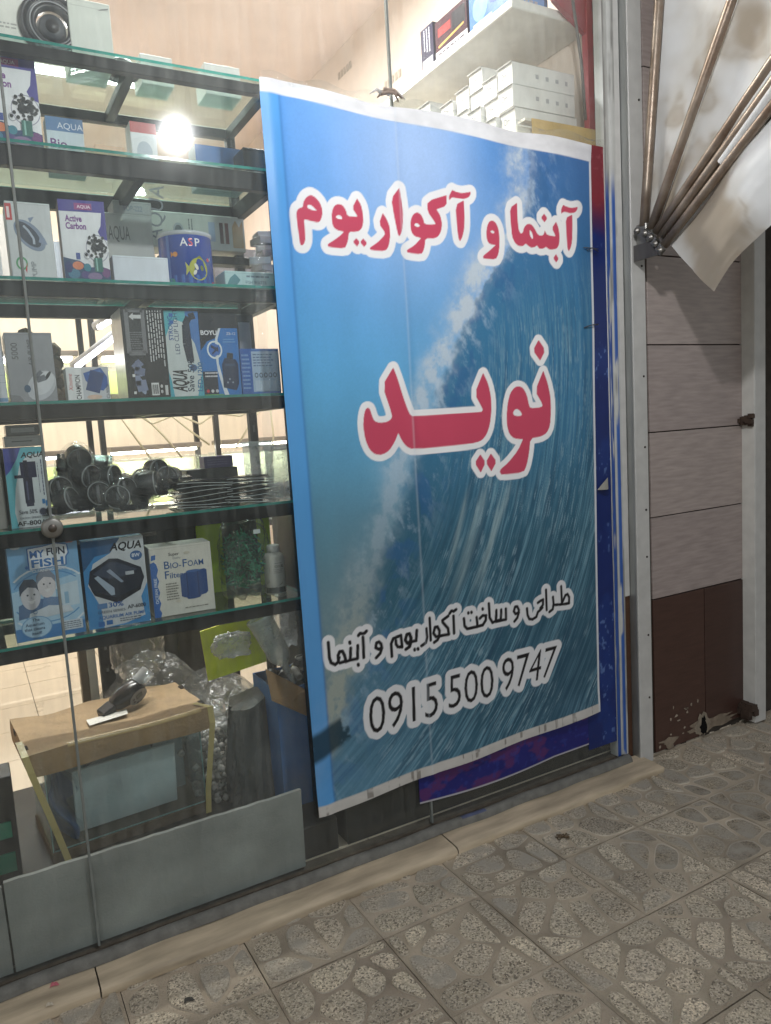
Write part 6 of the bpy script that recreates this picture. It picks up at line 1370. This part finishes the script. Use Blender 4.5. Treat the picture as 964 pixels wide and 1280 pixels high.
q = MB(); q.box((pa[0], .92, ZF+.001), (pb_[0], .96, .96), BK, 'black_metal', .0015)
for k in range(8): q.box((pa[0]+.02, .9194, .22+k*.09), (pa[0]+.03, .921, .235+k*.09), (90, 90, 92), 'black_metal')
tag(q.build('steel_post', origin=((pa[0]+pb_[0])/2, .94, ZF)), 'black perforated steel post standing behind the cardboard lid', 'post')
q = MB(); q.box((pa[0]-.075, .95, ZF+.001), (pa[0]-.045, 1.0, .96), (120, 104, 84), 'paint_metal', .002); q.box((pa[0]-.0445, .95, ZF+.001), (pa[0]-.012, .99, .96), (226, 222, 212), 'paint_metal', .002)
tag(q.build('wooden_jamb', origin=(pa[0]-.04, .97, ZF)), 'white and brown upright strip beside the black steel post', 'strip')

# ================================================================== BACK OF THE SHOP: aquariums
ar = thing('aquarium_rack', 'tall dark rack of lit aquariums standing across the back of the shop', 'shelf rack', (.9, 2.4, ZF))
AX0, AX1, AY0, AY1 = -.55, 2.2, 2.15, 2.62
q = MB()
for z in (.96, 1.72, 2.34):
    for y in (AY0, AY1-.03): q.box((AX0+.031, y+.001, z-.035), (AX1-.031, y+.029, z-.001), (64, 60, 56) if z != 1.72 else (150, 148, 142), 'paint_metal', .002)
    for x in (AX0+.002, .78, 1.5, AX1-.03): q.box((x, AY0+.031, z-.034), (x+.026, AY1-.031, z-.002), (64, 60, 56), 'paint_metal')
    q.box((AX0+.005, AY0+.004, z), (AX1-.005, AY1-.004, z+.006), (120, 122, 118), 'board')
sub(q, 'frame', ar)
for x in (AX0, .66, 1.30, AX1-.03):
    for y in (AY0, AY1-.03):
        q = MB(); q.box((x, y-.0015, ZF+.001), (x+.03, y+.0315, 2.36), (46, 44, 42), 'paint_metal', .002); sub(q, 'upright', ar)
def aquarium(x, z, w_, h_, wat, glow, lab):
    t = thing('aquarium', lab, 'aquarium', (x, AY0+.05, z), 0, 'aquariums on the back rack')
    q = MB(); q.box((0, 0, 0), (w_, .34, h_), (200, 220, 220), 'tank_glass'); q.build('glass_walls', t)
    q = MB(); q.box((.006, .30, .004), (w_-.006, .334, h_-.02), wat, 'plastic'); q.box((.006, .006, .004), (w_-.006, .299, .03), (150, 140, 110), 'cement'); q.build('bounce_sheet', t)  # sheet at the back is added, pale to bounce the hood light
    q = MB(); q.box((.01, .06, h_+.045), (w_-.01, .28, h_+.075), (150, 136, 122), 'plastic', .004); q.build('lamp_hood', t)
    q = MB(); q.box((.04, .08, h_+.030), (w_-.04, .26, h_+.0445), (255, 250, 236), glow); q.build('lamp_strip', t)
for k, (x, w_, wat, gl_, pos) in enumerate(((-.50, .52, (190, 200, 120), 'violet_glow', 'farthest left'), (.08, .54, (200, 206, 120), 'violet_glow', 'behind the internal filter box'), (.72, .54, (206, 210, 150), 'tank_glow', 'behind the heap of blister packs'), (1.36, .54, (214, 210, 180), 'tank_glow', 'behind the flat black packs'))):
    aquarium(x, .968, w_, .42, wat, gl_, 'brightly lit aquarium on the middle level at the back, '+pos)
for k, (x, w_, wat, pos) in enumerate(((-.50, .52, (170, 180, 110), 'farthest left'), (.08, .54, (186, 192, 110), 'behind the air pump box'), (.72, .54, (186, 192, 110), 'behind the small white pump box'))):
    aquarium(x, 1.728, w_, .20, wat, 'strip_glow', 'low greenish aquarium on the upper level at the back, '+pos)
for k, (x, w_, h_, c_, nm) in enumerate(((-.45, .38, .26, (176, 160, 140), 'brown'), (.02, .30, .34, (206, 204, 200), 'white'), (.40, .34, .22, (150, 160, 172), 'blue grey'), (.84, .42, .30, (190, 170, 146), 'tan'), (1.40, .36, .24, (96, 92, 96), 'dark grey'))):
    q = MB(); q.box((0, 0, 0), (w_, .36, h_), c_, 'card', .002); q.art([('rect', .46, 0, .54, 1, tuple(int(k2*.92) for k2 in c_)), ('rect', .08, .2, .36, .6, tuple(min(255, int(k2*1.15)) for k2 in c_)), ('bars', .10, .25, .34, .55, 3, (90, 86, 84), k)], w_, h_, lambda a, b_, e: (a, -e-.0003, b_), 'card')
    o = q.build('storage_carton'); o.location = (x, AY0+.06, 2.347); tag(o, nm+' storage carton on top of the rack at the back of the shop', 'box', 'cartons on the back rack')
# LED lamp bar, a glowing bar built for a lamp reflection, and cables seen between the shelves
for (u0, v0, u1, v1, lab) in ((120, 408, 152, 388, 'slanting white lamp bar behind the black lamp box on the third shelf'), (92, 458, 152, 412, 'long slanting glowing bar standing for a lamp reflection behind the small white pump box')):
    a, c = P(u0, v0, 1, 1.5), P(u1, v1, 1, 1.3); t = thing('glow_bar', lab, 'lamp', tuple(a), 0, 'lamp bars inside the shop')
    q = MB(); q.tube([a, c], .022, (210, 212, 216), 'paint_metal', 8); sub(q, 'housing', t)
    q = MB()
    for k in range(3 if v0 < 420 else 1):
        f0, f1 = (.1+k*.3, .3+k*.3) if v0 < 420 else (.05, .95)
        q.tube([a+(c-a)*f0+np.array([0, -.016, -.012]), a+(c-a)*f1+np.array([0, -.016, -.012])], .012, (255, 255, 255), 'led_glow' if v0 < 420 else 'violet_glow', 8)
    sub(q, 'tube', t)
q = MB(); rr = random.Random(44)
wires = [[(150, 520), (168, 545), (190, 575)], [(175, 515), (205, 545), (228, 572)], [(205, 512), (240, 540), (262, 556)], [(160, 510), (190, 530), (235, 512), (300, 520), (330, 505)], [(215, 515), (250, 530), (275, 512)], [(330, 505), (310, 535), (295, 560)], [(338, 510), (342, 545), (340, 580)]]
for wv in wires:
    t = thing('cable', 'thin pale cable strung across the back of the shop above the lit aquariums', 'cable', tuple(P(*wv[0], 1, 2.1)), 0, 'cables above the aquariums')
    q = MB(); pts = [P(u, v, 1, 2.1) for u, v in wv]; q.tube(pts, .006, (216, 204, 170), 'plastic', 6); sub(q, 'wire', t)

# ================================================================== RIGHT WALL SHELVES
rs = thing('wall_shelf', 'white wall shelves on red perforated uprights along the right side of the shop', 'shelf', (XR, .1, 2.5))
q = MB(); q.box((1.95, .115, 3.005), (XR-.003, 2.6, 3.04), (222, 220, 214), 'paint_metal', .004); sub(q, 'board', rs)
q = MB(); q.box((1.95, .115, 2.555), (XR-.003, 2.6, 2.59), (216, 212, 200), 'paint_metal', .004); sub(q, 'board', rs)
q = MB(); q.box((XR-.05, .62, 3.045), (XR-.005, 2.6, 3.10), (206, 204, 198), 'paint_metal', .003); sub(q, 'back_rail', rs)
xr0 = P(736, 120, 1, .075)[0]; xr1 = P(752, 120, 1, .075)[0]
q = MB(); q.box((xr0, .075, ZF+.001), (xr1, .105, ZC-.01), (150, 40, 50), 'paint_metal', .002)
for k in range(34): q.box(((xr0+xr1)/2-.006, .0743, 1.2+k*.08), ((xr0+xr1)/2+.006, .0751, 1.235+k*.08), (70, 22, 28), 'paint_metal')
sub(q, 'upright', rs)
b0, b1, b2 = P(736, 46, 1, .08), P(694, 0, 1, .08), P(736, -40, 1, .08)
q = MB(); a = q.add([b0, b1, b1+np.array([-.06, 0, .10]), (b0[0], .08, b1[2]+.12)]); b_ = q.add([k+np.array([0, .02, 0]) for k in (b0, b1, b1+np.array([-.06, 0, .10]), np.array([b0[0], .08, b1[2]+.12]))])
q.face([a, a+1, a+2, a+3], lin((150, 40, 50)), 'paint_metal'); q.face([b_+3, b_+2, b_+1, b_], lin((150, 40, 50)), 'paint_metal')
for k in range(4): q.face([a+k, b_+k, b_+(k+1) % 4, a+(k+1) % 4], lin((140, 36, 46)), 'paint_metal')
sub(q, 'bracket', rs)
pa, pb_ = P(716, 0, 1, .06), P(732, 150, 1, .06)
q = MB(); q.tube([pa+np.array([-.02, 0, .3]), pa, (pa+pb_)/2+np.array([.01, 0, 0]), pb_], .006, (84, 78, 76), 'plastic', 7); tag(q.build('hanging_cable', origin=tuple(pb_)), 'dark cable hanging beside the red upright above the banner', 'cable')
a, c = P(652, 146, 1, .09), P(748, 172, 1, .09)
q = MB(); q.box((a[0], .07, 2.5905), (c[0]+.0, .112, 2.60), (206, 200, 186), 'card'); q.box((a[0]+.03, .066, 2.53), (c[0], .0695, 2.60), (196, 164, 104), 'kraft')
tag(q.build('kraft_strip', origin=tuple(a)), 'torn yellowish cardboard strip on the front of the lower wall shelf', 'cardboard')
endop = [('txt', 'Orr', .22, .38, .30, (120, 120, 124), {'bold': .01, 'fit': .4}), ('rect', 0, .94, 1, 1, (196, 196, 192))]
kx = 0
for col_i, (y, ntop, zt0) in enumerate(((.15, 3, 2.835), (.245, 3, 2.825), (.34, 4, 2.895), (.435, 3, 2.86), (.53, 3, 2.84), (.70, 4, 2.90))):
    hb = (zt0-2.591)/ntop; rr = random.Random(col_i)
    for k in range(ntop):
        q = MB(); L_ = .315; D_ = .088; jx, jy = rr.uniform(-.012, .012), rr.uniform(-.002, .002)
        q.box((0, 0, 0), (L_, D_, hb-.0012), (222, 220, 216), 'card', .0015)
        q.art(endop, D_, hb, lambda x, y_, e: (-e-.0003, D_-x, y_), 'card')
        q.art([('rect', .36, .42, .41, .62, (170, 170, 172)), ('rect', .52, .40, .57, .60, (170, 170, 172)), ('rect', .68, .40, .73, .58, (170, 170, 172)), ('rect', .84, .38, .88, .58, (170, 170, 172)), ('rect', 0, .965, 1, .98, (180, 180, 178))], L_, hb, lambda x, y_, e: (x, -e-.0003, y_), 'card')
        q.box((-.008, -.001, hb-.004), (-.0006, D_+.001, hb-.0015), (196, 194, 190), 'card')
        o = q.build('white_carton'); o.location = (1.968+jx, y+jy, 2.5912+k*hb)
        stn = ('nearest the red upright', 'second from the red upright', 'third from the red upright', 'fourth from the red upright', 'fifth from the red upright', 'farthest from the red upright')[col_i]
        lev = {3: ('lowest', 'middle', 'topmost'), 4: ('lowest', 'second lowest', 'second highest', 'topmost')}[ntop][k]
        tag(o, 'white carton, %s in the stack %s' % (lev, stn), 'box', 'white cartons stacked on the wall shelf')
def wallbox(y0, y1, h, col, art_l, lab, x=1.985, dx=.2):
    q = MB(); q.box((0, 0, 0), (dx, y1-y0, h), col, 'gloss', .0015); w_ = y1-y0
    q.art(art_l, w_, h, lambda a, b_, e: (-e-.0003, w_-a, b_), 'gloss'); q.art([('rect', .1, .1, .9, .9, tuple(min(255, int(k*1.3)+12) for k in col)), ('bars', .15, .2, .85, .8, 5, (190, 190, 196), 3)], dx, h, lambda a, b_, e: (a, -e-.0003, b_), 'gloss')
    o = q.build('printed_box'); o.location = (x, y0, 3.0408); tag(o, lab, 'box', 'boxes on the high wall shelf')
wallbox(.69, .79, .19, (58, 56, 74), [('rect', .1, .1, .9, .3, (200, 200, 206)), ('vbars', .2, .35, .8, .95, 3, (190, 190, 200), 2)], 'narrow dark box, farthest left on the high wall shelf')
wallbox(.44, .675, .17, (70, 40, 50), [('rect', 0, 0, 1, .28, (206, 204, 206)), ('bars', .1, .05, .9, .24, 2, (80, 70, 80), 3), ('rect', .55, .5, .95, .9, (40, 40, 48)), ('rect', .1, .6, .5, .8, (170, 60, 60)), ('poly', [(.1, .4), (.9, .5), (.9, .45), (.1, .34)], (200, 160, 90))], 'dark red and black printed box in the middle of the high wall shelf')
wallbox(.18, .425, .17, (84, 124, 176), [('ell', .3, .5, .2, .3, (130, 170, 210)), ('ell', .7, .6, .2, .25, (60, 90, 150)), ('rect', .1, .1, .6, .2, (190, 206, 226))], 'blue printed box nearest the red upright on the high wall shelf')

for o_ in (fr, ra, vin): o_.rotation_euler = (0, .003, 0)
# ================================================================== SMALL LITTER
def litter(u, v, z, lab, cat, col, r, m_='card', seed=1, flat=.25):
    p = P(u, v, 2, z); q = MB(); rr = random.Random(seed)
    q.grid(9, 7, lambda s_, t_: (p[0]+r*(s_-.5)*2*(1-.3*t_), p[1]+r*.6*(t_-.5)*2+.2*r*math.sin(s_*5), z+.0012+r*flat*(math.sin(s_*6+seed)*math.sin(t_*5+seed))**2), col, m_, True)
    tag(q.build('litter', origin=tuple(p)), lab, cat)
litter(757, 894, .035, 'small orange and white sweet wrapper on the sill near the rail', 'wrapper', (190, 150, 116), .018, seed=2, flat=.5)
litter(68, 1231, .035, 'small pink scrap on the sill at the bottom left', 'scrap', (200, 110, 120), .012, seed=3)
litter(548, 1042, .036, 'tiny white paper shred on the sill under the blue vinyl', 'scrap', (226, 224, 218), .010, seed=4)
litter(702, 1047, .006, 'dry curled brown leaf on the paving in front of the sill', 'leaf', (112, 92, 66), .026, 'leaf', 5, .5)
litter(62, 1256, .033, 'pale chip of stone on the sill at the bottom left', 'scrap', (206, 192, 172), .010, seed=6)
litter(236, 1250, .006, 'small dark piece of dirt on the paving at the bottom left', 'scrap', (70, 66, 60), .014, 'rock', 7)
